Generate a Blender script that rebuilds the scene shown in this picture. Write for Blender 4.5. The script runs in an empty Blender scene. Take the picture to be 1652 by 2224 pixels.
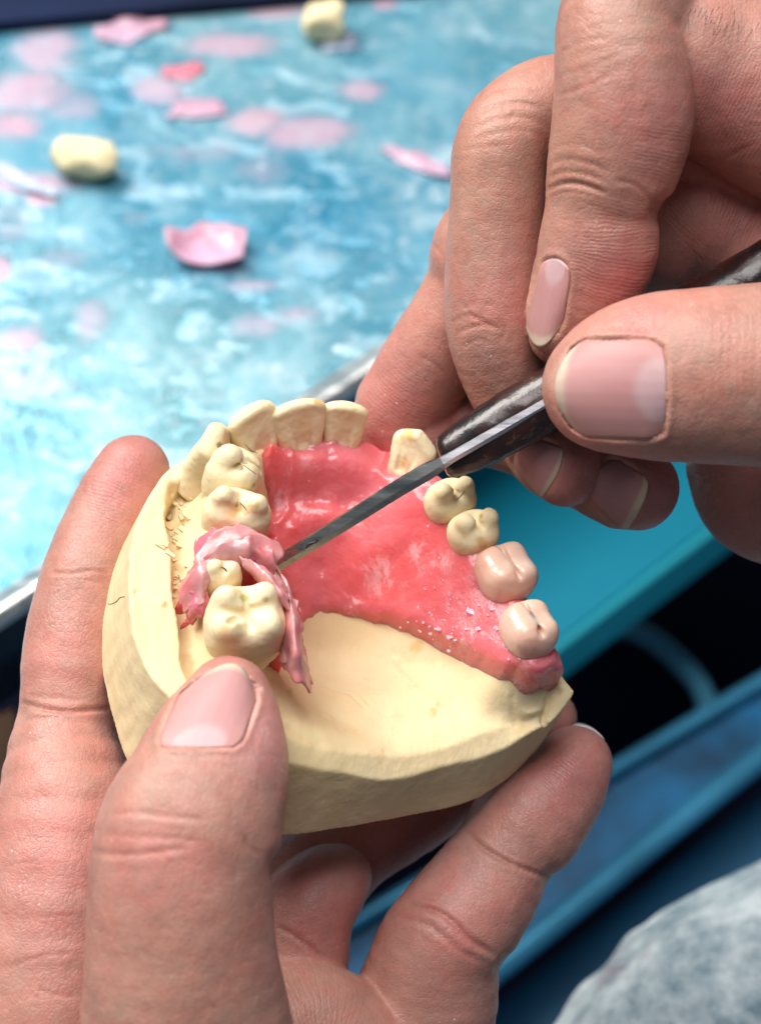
import bpy, math, random
import numpy as np
from math import radians, sin, cos, pi
random.seed(4); np.random.seed(4)
SC = bpy.context.scene

# ------------------------------------------------------------------ camera
# Layout space: centimetres, x right / y up / z towards the lens, origin 36 cm in front of it (on the cast).
DIST, PXCM, CX, CY = 36.0, 137.0, 826.0, 1112.0      # 1652 x 2224 measuring grid
FPX = PXCM * DIST
PITCH = radians(52)
ROT = np.array([[1, 0, 0], [0, sin(PITCH), -cos(PITCH)], [0, cos(PITCH), sin(PITCH)]])
LIFT = 0.86                                          # metres above the floor
def to_world(v):
    w = (np.asarray(v, float) @ ROT.T) * 0.01
    w[..., 2] += LIFT
    return w
cam_data = bpy.data.cameras.new('camera'); cam = bpy.data.objects.new('camera', cam_data)
SC.collection.objects.link(cam); SC.camera = cam
cam.location = to_world(np.array([0, 0, DIST]))
cam.rotation_euler = (pi/2 - PITCH, 0, 0)
cam_data.sensor_fit = 'VERTICAL'; cam_data.sensor_height = 36.0
cam_data.lens = FPX / 2224 * 36.0
cam_data.clip_start = 0.02; cam_data.clip_end = 60
cam_data.dof.use_dof = True; cam_data.dof.focus_distance = 0.353
cam_data.dof.aperture_fstop = 15.0

# ------------------------------------------------------------------ light
world = bpy.data.worlds.new('World'); SC.world = world; world.use_nodes = True
wb = world.node_tree.nodes['Background']
wb.inputs[0].default_value = (0.72, 0.84, 1.0, 1); wb.inputs[1].default_value = 0.13
def area(name, pos, target, size, power, color, shape='RECTANGLE', size_y=None):
    l = bpy.data.lights.new(name, 'AREA'); o = bpy.data.objects.new(name, l)
    SC.collection.objects.link(o)
    l.shape = shape; l.size = size; l.size_y = size_y or size
    l.energy = power; l.color = color
    p, t = to_world(np.array(pos, float)), to_world(np.array(target, float))
    from mathutils import Vector
    o.location = p
    o.rotation_euler = (Vector(t) - Vector(p)).to_track_quat('-Z', 'Y').to_euler()
    return o
area('window_light', (-74, 108, 44), (0, 0, 0), 0.80, 25.5, (1.0, 0.955, 0.90), size_y=0.6)
area('ceiling_light', (-6, 76, 82), (0, 0, 0), 0.75, 12.0, (1.0, 0.95, 0.94), size_y=0.6)
SC.view_settings.view_transform = 'Standard'; SC.view_settings.look = 'None'
SC.view_settings.exposure = 0.13; SC.view_settings.gamma = 1.0
SC.cycles.use_denoising = True
SC.cycles.max_bounces = 7; SC.cycles.use_adaptive_sampling = True; SC.cycles.adaptive_threshold = 0.02; SC.cycles.caustics_reflective = False; SC.cycles.caustics_refractive = False

# ------------------------------------------------------------------ layout helpers
def P(px, py, d):
    z = DIST - d
    return np.array([(px-CX)/FPX*z, -(py-CY)/FPX*z, d])
def PX(v):
    z = DIST - v[..., 2]
    return CX + v[..., 0]/z*FPX, CY - v[..., 1]/z*FPX
def RC(rpx, d): return rpx/PXCM*(DIST-d)/DIST
def ray(px, py):
    """camera origin and direction (scaled so that one unit = one cm of depth)"""
    return np.array([0, 0, DIST]), np.array([(px-CX)/FPX, -(py-CY)/FPX, -1.0])
def hit_plane(px, py, o, n):
    c, r = ray(px, py)
    t = np.dot(o-c, n)/np.dot(r, n)
    return c + t*r
def sstep(a, b, x):
    t = np.clip((x-a)/(b-a), 0, 1)
    return t*t*(3-2*t)
def unit(v): v = np.asarray(v, float); return v/np.linalg.norm(v)
def spline(pts, n, closed=False):
    """Catmull-Rom through rows of pts, resampled to about n rows"""
    p = np.asarray(pts, float)
    m = len(p)
    if closed: q = np.vstack([p[-1], p, p[0], p[1]]); segs = m
    else: q = np.vstack([2*p[0]-p[1], p, 2*p[-1]-p[-2]]); segs = m-1
    per = max(1, int(round(n/segs)))
    out = []
    for i in range(segs):
        a, b, c, d = q[i], q[i+1], q[i+2], q[i+3]
        for t in np.arange(per)/per:
            out.append(0.5*(2*b+(c-a)*t+(2*a-5*b+4*c-d)*t*t+(3*b-a-3*c+d)*t**3))
    if not closed: out.append(p[-1])
    return np.array(out)
# ---- value noise
def _h(ix, iy, iz, seed):
    n = (ix*374761393 + iy*668265263 + iz*2147483647 + seed*974711) & 0xffffffff
    n = ((n ^ (n >> 13))*1274126177) & 0xffffffff
    n = (n ^ (n >> 16)) & 0xffffffff
    return n.astype(np.float64)/4294967295.0
def vnoise(p, seed=0):
    p = np.asarray(p, float)
    i = np.floor(p).astype(np.int64); f = p-i; f = f*f*(3-2*f)
    r = 0
    for dx in (0, 1):
        for dy in (0, 1):
            for dz in (0, 1):
                w = (f[..., 0] if dx else 1-f[..., 0])*(f[..., 1] if dy else 1-f[..., 1])*(f[..., 2] if dz else 1-f[..., 2])
                r = r + w*_h(i[..., 0]+dx, i[..., 1]+dy, i[..., 2]+dz, seed)
    return r*2-1
def fbm(p, oct=4, seed=0):
    p = np.asarray(p, float); r = 0; a = 0.5
    for o in range(oct):
        r = r + a*vnoise(p*(2**o), seed+o*17); a *= 0.5
    return r
# ---- mesh building
def link_mesh(name, v_cam, quads, mat, parent=None, smooth=True, cols=None, tris=None, colname='Col'):
    w = to_world(v_cam)
    me = bpy.data.meshes.new(name)
    c = w.mean(0)
    if parent is not None:
        c = np.array(parent.location)
    w = w - c
    nv = len(w)
    me.vertices.add(nv); me.vertices.foreach_set('co', np.ascontiguousarray(w, np.float32).ravel())
    if isinstance(quads, np.ndarray) and quads.ndim == 2:
        k = quads.shape[1]; nf = len(quads)
        me.loops.add(nf*k); me.polygons.add(nf)
        me.loops.foreach_set('vertex_index', quads.astype(np.int32).ravel())
        me.polygons.foreach_set('loop_start', np.arange(0, nf*k, k, dtype=np.int32))
    else:
        flat = [i for q in quads for i in q]; starts = np.cumsum([0]+[len(q) for q in quads[:-1]])
        me.loops.add(len(flat)); me.polygons.add(len(quads))
        me.loops.foreach_set('vertex_index', np.array(flat, np.int32))
        me.polygons.foreach_set('loop_start', np.array(starts, np.int32))
    me.update(calc_edges=True); me.validate()
    me.polygons.foreach_set('use_smooth', np.full(len(me.polygons), smooth))
    if cols is not None:
        at = me.color_attributes.new(colname, 'FLOAT_COLOR', 'POINT')
        at.data.foreach_set('color', np.ascontiguousarray(np.hstack([cols, np.ones((nv, 1))]), np.float32).ravel())
    me.materials.append(mat)
    o = bpy.data.objects.new(name, me); SC.collection.objects.link(o)
    if parent is None: o.location = c
    else: o.parent = parent
    return o
def thing(name, label, cat, v_base, group=None, kind=None):
    o = bpy.data.objects.new(name, None); SC.collection.objects.link(o)
    o.location = to_world(np.asarray(v_base, float)); o.empty_display_size = 0.01
    tag(o, label, cat, group, kind)
    return o
def tag(o, label=None, cat=None, group=None, kind=None):
    if label: o['label'] = label
    if cat: o['category'] = cat
    if group: o['group'] = group
    if kind: o['kind'] = kind
    return o
def normals(v, q):
    n = np.zeros_like(v)
    fn = np.cross(v[q[:, 2]]-v[q[:, 0]], v[q[:, 3]]-v[q[:, 1]])
    for k in range(4):
        for c in range(3):
            n[:, c] += np.bincount(q[:, k], fn[:, c], len(v))
    return n/np.maximum(np.linalg.norm(n, axis=1, keepdims=True), 1e-9)
def relax(v, q, it=2, lam=0.5):
    e = np.vstack([q[:, [0, 1]], q[:, [1, 2]], q[:, [2, 3]], q[:, [3, 0]]])
    cnt = np.bincount(e[:, 0], minlength=len(v))+np.bincount(e[:, 1], minlength=len(v))
    for _ in range(it):
        s = np.zeros_like(v)
        for c in range(3):
            s[:, c] = np.bincount(e[:, 0], v[e[:, 1], c], len(v))+np.bincount(e[:, 1], v[e[:, 0], c], len(v))
        v = v + lam*(s/np.maximum(cnt, 1)[:, None]-v)
    return v
# ---- signed distance fields on a grid, turned into quads by surface nets
def smin(a, b, k):
    h = np.maximum(k-np.abs(a-b), 0)/k
    return np.minimum(a, b)-h*h*k*0.25
def smax(a, b, k): return -smin(-a, -b, k)
class Field:
    def __init__(s, lo, hi, vox):
        s.lo = np.array(lo, float); s.vox = vox
        s.n = np.ceil((np.array(hi)-s.lo)/vox).astype(int)+1
        s.ax = [s.lo[i]+vox*np.arange(s.n[i]) for i in range(3)]
        s.F = np.full(s.n, 4.0, np.float32)
    def box(s, lo, hi):
        i0 = np.clip(np.floor((np.array(lo)-s.lo)/s.vox).astype(int), 0, s.n)
        i1 = np.clip(np.ceil((np.array(hi)-s.lo)/s.vox).astype(int)+1, 0, s.n)
        sl = tuple(slice(a, b) for a, b in zip(i0, i1))
        X = s.ax[0][sl[0]].astype(np.float32)[:, None, None]; Y = s.ax[1][sl[1]].astype(np.float32)[None, :, None]
        Z = s.ax[2][sl[2]].astype(np.float32)[None, None, :]
        return sl, X, Y, Z
    def chain(s, pts, rad, k=0.2, flat=None, cut=False, margin=0.5):
        """union (or cut) of a smoothly swept tube; flat=(axis, factor) squashes the section"""
        r = np.max(rad)
        sl0, X, Y, Z = s.box(np.min(pts, 0)-r-margin, np.max(pts, 0)+r+margin)
        T = np.full([a.stop-a.start for a in sl0], 4.0, np.float32)
        if T.size == 0: return
        for i in range(len(pts)-1):
            a, b = pts[i], pts[i+1]; ra, rb = rad[i], rad[i+1]
            m = max(ra, rb)+margin
            sl, X, Y, Z = s.box(np.minimum(a, b)-m, np.maximum(a, b)+m)
            if min(t.stop-t.start for t in sl) <= 0: continue
            d = seg_dist(X, Y, Z, a, b, ra, rb, flat)
            l = tuple(slice(t.start-t0.start, t.stop-t0.start) for t, t0 in zip(sl, sl0))
            T[l] = np.minimum(T[l], d)
        s.F[sl0] = smax(s.F[sl0], -T, k) if cut else smin(s.F[sl0], T, k)
    def mesh(s):
        return surface_nets(s.F, s.lo, s.vox)
    def sample(s, p):
        q = (np.asarray(p)-s.lo)/s.vox
        q = np.clip(q, 0, s.n-1.001)
        i = np.floor(q).astype(int); f = q-i
        r = 0
        for dx in (0, 1):
            for dy in (0, 1):
                for dz in (0, 1):
                    w = (f[..., 0] if dx else 1-f[..., 0])*(f[..., 1] if dy else 1-f[..., 1])*(f[..., 2] if dz else 1-f[..., 2])
                    r = r + w*s.F[i[..., 0]+dx, i[..., 1]+dy, i[..., 2]+dz]
        return r
def seg_dist(X, Y, Z, a, b, ra, rb, flat=None):
    ab = b-a; L = float(np.dot(ab, ab))+1e-9
    t = np.clip(((X-a[0])*ab[0]+(Y-a[1])*ab[1]+(Z-a[2])*ab[2])/L, 0, 1)
    vx, vy, vz = X-(a[0]+t*ab[0]), Y-(a[1]+t*ab[1]), Z-(a[2]+t*ab[2])
    if flat is not None:
        n, f = flat
        g = (vx*n[0]+vy*n[1]+vz*n[2])*(1/f-1)
        vx, vy, vz = vx+g*n[0], vy+g*n[1], vz+g*n[2]
    return (np.sqrt(vx*vx+vy*vy+vz*vz)-(ra+t*(rb-ra))).astype(np.float32)
def surface_nets(F, lo, vox):
    s = F < 0
    c = np.zeros([k-1 for k in F.shape], np.uint8)
    nx, ny, nz = F.shape
    for i in (0, 1):
        for j in (0, 1):
            for k in (0, 1):
                c += s[i:nx-1+i, j:ny-1+j, k:nz-1+k]
    act = (c > 0) & (c < 8)
    idx = np.argwhere(act)
    vid = np.full(c.shape, -1, np.int32); vid[act] = np.arange(len(idx))
    acc = np.zeros((len(idx), 3)); cnt = np.zeros(len(idx))
    cor = [(i, j, k) for i in (0, 1) for j in (0, 1) for k in (0, 1)]
    val = {o: F[idx[:, 0]+o[0], idx[:, 1]+o[1], idx[:, 2]+o[2]].astype(float) for o in cor}
    for a in cor:
        for ax in range(3):
            if a[ax]: continue
            b = list(a); b[ax] = 1; b = tuple(b)
            fa, fb = val[a], val[b]
            m = (fa < 0) != (fb < 0)
            t = np.where(m, fa/np.where(m, fa-fb, 1), 0)
            pos = np.array(a, float)[None, :]+t[:, None]*(np.array(b)-np.array(a))[None, :]
            acc += np.where(m[:, None], pos, 0); cnt += m
    v = lo + vox*(idx+acc/cnt[:, None])
    quads = []
    for ax in range(3):
        u, w = (ax+1) % 3, (ax+2) % 3
        sl0 = [slice(None)]*3; sl1 = [slice(None)]*3
        sl0[ax] = slice(0, -1); sl1[ax] = slice(1, None)
        a, b = s[tuple(sl0)], s[tuple(sl1)]
        e = np.argwhere(a != b)
        e = e[(e[:, u] > 0) & (e[:, w] > 0) & (e[:, u] < F.shape[u]-1) & (e[:, w] < F.shape[w]-1)]
        if len(e) == 0: continue
        out = a[e[:, 0], e[:, 1], e[:, 2]]
        def cell(du, dw):
            q = e.copy(); q[:, u] += du; q[:, w] += dw
            return vid[q[:, 0], q[:, 1], q[:, 2]]
        Q = np.stack([cell(-1, -1), cell(0, -1), cell(0, 0), cell(-1, 0)], 1)
        Q[~out] = Q[~out][:, ::-1]
        quads.append(Q)
    return v, np.vstack(quads)
def poly_sd(A, B, poly):
    """signed distance to a closed polygon in the plane, positive inside"""
    d = np.full(A.shape, 1e9); ins = np.zeros(A.shape, bool)
    n = len(poly)
    for i in range(n):
        x0, y0 = poly[i]; x1, y1 = poly[(i+1) % n]
        ex, ey = x1-x0, y1-y0
        t = np.clip(((A-x0)*ex+(B-y0)*ey)/(ex*ex+ey*ey+1e-12), 0, 1)
        d = np.minimum(d, (A-x0-t*ex)**2+(B-y0-t*ey)**2)
        c = ((y0 > B) != (y1 > B)) & (A < ex*(B-y0)/(ey if abs(ey) > 1e-12 else 1e-12)+x0)
        ins ^= c
    d = np.sqrt(d)
    return np.where(ins, d, -d)
def line_d(A, B, pts):
    d = np.full(np.shape(A), 1e9)
    for i in range(len(pts)-1):
        x0, y0 = pts[i]; ex, ey = pts[i+1][0]-x0, pts[i+1][1]-y0
        t = np.clip(((A-x0)*ex+(B-y0)*ey)/(ex*ex+ey*ey+1e-12), 0, 1)
        d = np.minimum(d, (A-x0-t*ex)**2+(B-y0-t*ey)**2)
    return np.sqrt(d)

# ------------------------------------------------------------------ materials
class Mat:
    def __init__(s, name):
        s.m = bpy.data.materials.new(name); s.m.use_nodes = True
        s.nt = s.m.node_tree; s.b = s.nt.nodes['Principled BSDF']
        s.co = s.nt.nodes.new('ShaderNodeTexCoord').outputs['Object']
    def n(s, kind, **kw):
        n = s.nt.nodes.new(kind)
        for k, v in kw.items():
            if k in n.inputs.keys() if isinstance(k, str) else False: pass
            setattr(n, k, v)
        return n
    def lk(s, a, b): s.nt.links.new(a, b)
    def set(s, **kw):
        for k, v in kw.items(): s.b.inputs[k.replace('_', ' ')].default_value = v
        return s
    def noise(s, scale, detail=4, rough=0.55, dist=0.0, co=None):
        n = s.n('ShaderNodeTexNoise'); n.inputs['Scale'].default_value = scale
        n.inputs['Detail'].default_value = detail; n.inputs['Roughness'].default_value = rough
        n.inputs['Distortion'].default_value = dist
        s.lk(co or s.co, n.inputs['Vector']); return n.outputs['Fac']
    def voro(s, scale, feature='F1', co=None):
        n = s.n('ShaderNodeTexVoronoi', feature=feature); n.inputs['Scale'].default_value = scale
        s.lk(co or s.co, n.inputs['Vector']); return n.outputs['Distance']
    def ramp(s, fac, stops):
        r = s.n('ShaderNodeValToRGB'); e = r.color_ramp.elements
        while len(e) < len(stops): e.new(0.5)
        for i, (p, c) in enumerate(stops):
            e[i].position = p; e[i].color = (c, c, c, 1) if not hasattr(c, '__len__') else (*c, 1)
        s.lk(fac, r.inputs[0]); return r.outputs[0]
    def mix(s, fac, a, b, mode='MIX'):
        m = s.n('ShaderNodeMix', data_type='RGBA', blend_type=mode)
        for sock, v in ((m.inputs[0], fac), (m.inputs[6], a), (m.inputs[7], b)):
            if hasattr(v, 'is_output'): s.lk(v, sock)
            elif hasattr(v, '__len__'): sock.default_value = (*v, 1)
            else: sock.default_value = v
        return m.outputs[2]
    def math(s, op, a, b=0.0):
        m = s.n('ShaderNodeMath', operation=op)
        for sock, v in ((m.inputs[0], a), (m.inputs[1], b)):
            if hasattr(v, 'is_output'): s.lk(v, sock)
            else: sock.default_value = v
        return m.outputs[0]
    def attr(s, name='Col'):
        a = s.n('ShaderNodeVertexColor', layer_name=name); return a.outputs['Color']
    def stretch(s, scl, rot=(0, 0, 0)):
        m = s.n('ShaderNodeMapping'); m.inputs['Scale'].default_value = scl; m.inputs['Rotation'].default_value = rot
        s.lk(s.co, m.inputs['Vector']); return m.outputs[0]
    def color(s, c): s.lk(c, s.b.inputs['Base Color']); return s
    def rough(s, c): s.lk(c, s.b.inputs['Roughness']); return s
    def bump(s, hs):
        prev = None
        for h, st, di in hs:
            b = s.n('ShaderNodeBump'); b.inputs['Strength'].default_value = st; b.inputs['Distance'].default_value = di
            s.lk(h, b.inputs['Height'])
            if prev is not None: s.lk(prev, b.inputs['Normal'])
            prev = b.outputs[0]
        s.lk(prev, s.b.inputs['Normal']); return s
    def sss(s, w, radius, scale=1.0):
        s.b.inputs['Subsurface Weight'].default_value = w
        s.b.inputs['Subsurface Radius'].default_value = radius
        s.b.inputs['Subsurface Scale'].default_value = scale; return s

def mat_skin():
    m = Mat('skin')
    col = m.attr()
    sep = m.n('ShaderNodeSeparateColor'); m.lk(m.attr('Ridge'), sep.inputs[0])
    along, pad = sep.outputs[0], sep.outputs[1]
    n1 = m.noise(160, 5); n2 = m.noise(900, 3)
    c = m.mix(m.ramp(n1, [(0.3, 0.0), (0.7, 1.0)]), m.mix(1.0, col, (0.88, 0.74, 0.73), 'MULTIPLY'), m.mix(1.0, col, (1.06, 1.09, 1.08), 'MULTIPLY'))
    n3 = m.noise(330, 6, 0.65)
    c = m.mix(m.ramp(n3, [(0.52, 0.0), (0.68, 0.55)]), c, m.mix(1.0, col, (0.98, 0.72, 0.70), 'MULTIPLY'))
    c = m.mix(m.ramp(n2, [(0.35, 0.0), (0.75, 0.45)]), c, m.mix(1.0, col, (1.16, 1.18, 1.20), 'MULTIPLY'))
    c = m.mix(m.ramp(m.voro(190), [(0.02, 0.15), (0.10, 0.0)]), c, m.mix(1.0, col, (0.72, 0.56, 0.52), 'MULTIPLY'))
    dust = m.math('MULTIPLY', m.ramp(m.voro(360), [(0.045, 0.8), (0.085, 0.0)]), m.ramp(m.noise(75, 2), [(0.52, 0.0), (0.62, 1.0)]))
    c = m.mix(dust, c, (0.72, 0.62, 0.54))
    m.color(c)
    m.rough(m.ramp(n1, [(0.3, 0.38), (0.7, 0.52)])); m.set(Specular_IOR_Level=0.45)
    m.sss(0.10, (1.0, 0.40, 0.25), 0.0020)
    cells = m.voro(1250, 'DISTANCE_TO_EDGE')
    warp = m.noise(230, 2)
    ph = m.math('ADD', m.math('MULTIPLY', along, 20*2*pi*17), m.math('MULTIPLY', warp, 13.0))
    ridges = m.math('MULTIPLY', m.math('SINE', ph), pad)
    tr = m.n('ShaderNodeTexNoise'); tr.noise_dimensions = '2D'
    cmb = m.n('ShaderNodeCombineXYZ'); m.lk(m.math('MULTIPLY', along, 20*9.0), cmb.inputs[0]); m.lk(m.math('MULTIPLY', m.noise(60, 2), 3.0), cmb.inputs[1])
    m.lk(cmb.outputs[0], tr.inputs['Vector']); tr.inputs['Scale'].default_value = 1.0; tr.inputs['Detail'].default_value = 5
    m.bump([(m.noise(420, 4), 0.15, 0.0006), (tr.outputs['Fac'], 0.05, 0.0006), (m.ramp(cells, [(0.0, 0.0), (0.14, 1.0)]), 0.20, 0.00022), (m.ramp(m.voro(520, 'DISTANCE_TO_EDGE', m.stretch((1.0, 0.55, 0.55), (0.3, 0.5, 0.4))), [(0.0, 0.0), (0.10, 1.0)]), 0.07, 0.0003), (m.noise(1500, 3), 0.16, 0.0002), (ridges, 0.17, 0.00014)])
    return m.m
def mat_nail():
    m = Mat('fingernail_plate')
    m.color(m.attr()); m.set(Roughness=0.42, Specular_IOR_Level=0.24)
    m.sss(0.25, (1.0, 0.5, 0.4), 0.0015)
    m.bump([(m.noise(300, 3), 0.15, 0.0002)])
    return m.m
def mat_plaster(name='plaster', tint=(0.755, 0.615, 0.36), stain_shade=True):
    m = Mat(name)
    n1, n2 = m.noise(55, 5), m.noise(420, 4)
    c = m.mix(m.ramp(n1, [(0.3, 0.0), (0.7, 1.0)]), tuple(x*y for x, y in zip(tint, (0.95, 0.92, 0.88))), tuple(min(1, x*y) for x, y in zip(tint, (1.04, 1.06, 1.10))))
    dirt = m.ramp(m.noise(95, 6, 0.7), [(0.60, 0.0), (0.74, 0.55)])
    c = m.mix(dirt, c, (0.56, 0.36, 0.15))
    specks = m.ramp(m.voro(330), [(0.03, 1.0), (0.07, 0.0)])
    sparse = m.ramp(m.noise(70, 2), [(0.52, 0.0), (0.6, 1.0)])
    c = m.mix(m.math('MULTIPLY', specks, sparse), c, (0.92, 0.84, 0.66))
    if stain_shade: c = m.mix(1.0, c, m.attr('Stain'), 'MULTIPLY')
    m.color(c); m.set(Roughness=0.68, Specular_IOR_Level=0.25)
    m.sss(0.12, (1.0, 0.7, 0.35), 0.003)
    scr = m.noise(300, 3, 0.6, co=m.stretch((1, 0.12, 1), (0.3, 0.2, 0.9)))
    fine = m.noise(1400, 3)
    m.bump([(m.noise(120, 5), 0.22, 0.0007), (n2, 0.25, 0.0003), (scr, 0.42, 0.0006), (fine, 0.15, 0.0002), (m.math('MULTIPLY', specks, sparse), 0.5, 0.0004)])
    return m.m
def mat_wax(name='pink_wax', base=(0.80, 0.115, 0.12), powder=1.0, sssw=0.7, painted=False):
    m = Mat(name)
    n1 = m.noise(40, 4, 0.5)
    c = m.mix(m.ramp(n1, [(0.3, 0.0), (0.7, 1.0)]), base, (base[0]*1.02, base[1]*1.75, base[2]*1.9))
    fine = m.ramp(m.voro(520), [(0.10, 1.0), (0.2, 0.0)])
    patch = m.ramp(m.noise(85, 3, 0.6), [(0.58, 0.0), (0.72, 1.0)])
    streak = m.ramp(m.noise(140, 6, 0.7, 0.6, co=m.stretch((1, 1, 1))), [(0.60, 0.0), (0.72, 0.55)])
    pw = m.math('MULTIPLY', m.math('MAXIMUM', m.math('MULTIPLY', fine, patch), m.math('MULTIPLY', streak, patch)), powder)
    if painted:
        sp = m.n('ShaderNodeSeparateColor'); m.lk(m.attr('Powder'), sp.inputs[0])
        smear = m.ramp(m.noise(300, 7, 0.74, 0.3, co=m.stretch((1, 0.45, 1), (0.2, 0.2, 0.9))), [(0.49, 0.0), (0.60, 0.8)])
        pw = m.math('MAXIMUM', m.math('MULTIPLY', pw, 0.45), m.math('MULTIPLY', smear, sp.outputs[0]))
    c = m.mix(pw, c, (0.88, 0.56, 0.58))
    c = m.mix(m.math('MULTIPLY', m.ramp(m.voro(240), [(0.035, 0.75), (0.07, 0.0)]), powder), c, (0.92, 0.66, 0.62))
    m.color(c)
    m.rough(m.mix(pw, (0.22,)*3, (0.6,)*3)); m.set(Specular_IOR_Level=0.5, Coat_Weight=0.2, Coat_Roughness=0.2)
    m.sss(sssw, (1.0, 0.30, 0.25), 0.006)
    sc = m.noise(420, 3, 0.6, co=m.stretch((1, 0.1, 1), (0.2, 0.3, 0.7)))
    m.bump([(m.noise(90, 4, 0.55), 0.6, 0.0018), (m.noise(330, 4, 0.6), 0.55, 0.0006), (sc, 0.25, 0.0005), (m.noise(900, 3), 0.2, 0.0002), (pw, 0.4, 0.0005)])
    return m.m
def mat_plain(name, col, rough=0.5, metal=0.0, var=0.15, scale=60, bump=0.0, spec=0.5):
    m = Mat(name)
    n = m.noise(scale, 5)
    m.color(m.mix(m.ramp(n, [(0.3, 0.0), (0.7, 1.0)]), tuple(x*(1-var) for x in col), tuple(min(1, x*(1+var)) for x in col)))
    m.set(Roughness=rough, Metallic=metal, Specular_IOR_Level=spec)
    if bump: m.bump([(m.noise(scale*6, 4), bump, 0.0008)])
    return m.m
MSKIN, MNAIL = mat_skin(), mat_nail()
MPLASTER = mat_plaster(); MTOOTHPL = mat_plaster('plaster_tooth', (0.80, 0.68, 0.43))
MWAX = mat_wax(painted=True); MWAXCHIP = mat_wax('chip_wax', (0.82, 0.30, 0.34), 0.6, 0.4); MWAXPALE = mat_wax('pale_wax', (0.84, 0.20, 0.26), 0.6, 0.5)

# ================================================================== the plaster cast
CN = unit((0.22, 0.57, 0.79))                 # out of the occlusal plane
CO = P(800, 1250, 0.0)
CE1 = unit(np.array([1, 0, 0])-CN[0]*CN); CE2 = np.cross(CN, CE1)
CM = np.stack([CE1, CE2, CN])                 # rows: local axes
def loc(v): return (np.asarray(v)-CO) @ CM.T
def unl(l): return np.asarray(l) @ CM + CO
def at(px, py, w): return loc(hit_plane(px, py, CO+w*CN, CN))      # pixel on the plane at height w
def plan(pts, w): return np.array([at(x, y, w)[:2] for x, y in pts])

top_px = [(440,990),(394,1004),(366,1022),(344,1046),(318,1090),(298,1135),(284,1200),(281,1272),(284,1335),(296,1400),(322,1456),(360,1508),
          (430,1568),(520,1612),(633,1646),(742,1670),(850,1685),(946,1664),(1082,1625),(1160,1590),(1208,1558),(1240,1512),(1238,1490),(1212,1452),
          (1160,1340),(1090,1210),(1010,1110),(930,1040),(850,1000),(760,985),(660,978),(540,975)]
bot_px = [(440,1010),(368,1022),(330,1080),(288,1148),(258,1200),(236,1244),(220,1300),(215,1350),(216,1412),(228,1492),(248,1572),(280,1664),
          (360,1750),(480,1802),(612,1816),(728,1803),(878,1776),(1014,1745),(1102,1692),(1164,1630),(1196,1580),(1200,1540),(1180,1480),(1120,1390),
          (1060,1290),(980,1190),(880,1110),(760,1060),(640,1030),(540,1010)]
WBOT = -1.8
top_w = [0.0]*12+[-0.05,-0.15,-0.30,-0.48,-0.62,-0.68,-0.68,-0.60,-0.48,-0.34,-0.2,-0.1]+[0.0]*8
TOP3 = spline(np.array([at(x, y, w) for (x, y), w in zip(top_px, top_w)]), 120, True)
def rim_w(a, b):
    """height of the trimmed edge, spread inwards from the outline"""
    num = den = 0
    for t in TOP3:
        k = 1/(((a-t[0])**2+(b-t[1])**2)**2+1e-3); num = num+k*t[2]; den = den+k
    return num/den
TOPP = TOP3[:, :2]; BOTP = spline(plan(bot_px, WBOT), 120, True)
# ring of the land: everything inside it drops to vestibule or palate
land_px = [(480,1000),(436,1008),(404,1032),(376,1066),(360,1100),(357,1130),(366,1170),(371,1210),(372,1272),(377,1310),(384,1344),(390,1400),(394,1450),(430,1510),(520,1570),
           (633,1604),(742,1634),(812,1640),(880,1640),(960,1626),(1050,1592),(1150,1566),(1200,1535),(1222,1505),(1210,1480),
           (1150,1350),(1080,1240),(1000,1140),(930,1080),(860,1040),(760,1020),(640,1005),(540,1000)]
land_w = [0.05]*14+[-0.08,-0.22,-0.42,-0.52,-0.58,-0.62,-0.62,-0.54,-0.42,-0.28,-0.15]+[0.05]*8
LANDP = spline(np.array([at(x, y, w)[:2] for (x, y), w in zip(land_px, land_w)]), 130, True)
# ridge crest under the teeth, closed past the heel so that the palate runs out to the back
crest_px = [(522,1700),(520,1560),(512,1440),(500,1360),(478,1240),(478,1170),(490,1110),(515,1050),(560,1000),(640,970),(730,965),(800,985),(855,1010),
            (905,1045),(955,1105),(1005,1185),(1065,1300),(1112,1400),(1150,1480),(1200,1600),(1100,1760),(700,1800)]
CRESTP = spline(plan(crest_px, 0.3), 120, True)
VOX = 0.032
lo2 = np.minimum(TOPP.min(0), BOTP.min(0))-0.3; hi2 = np.maximum(TOPP.max(0), BOTP.max(0))+0.3
ga = np.arange(lo2[0], hi2[0], VOX); gb = np.arange(lo2[1], hi2[1], VOX)
GA, GB = np.meshgrid(ga, gb, indexing='ij')
sd_top, sd_bot = poly_sd(GA, GB, TOPP), poly_sd(GA, GB, BOTP)
sd_land, sd_crest = poly_sd(GA, GB, LANDP), poly_sd(GA, GB, CRESTP)
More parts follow.
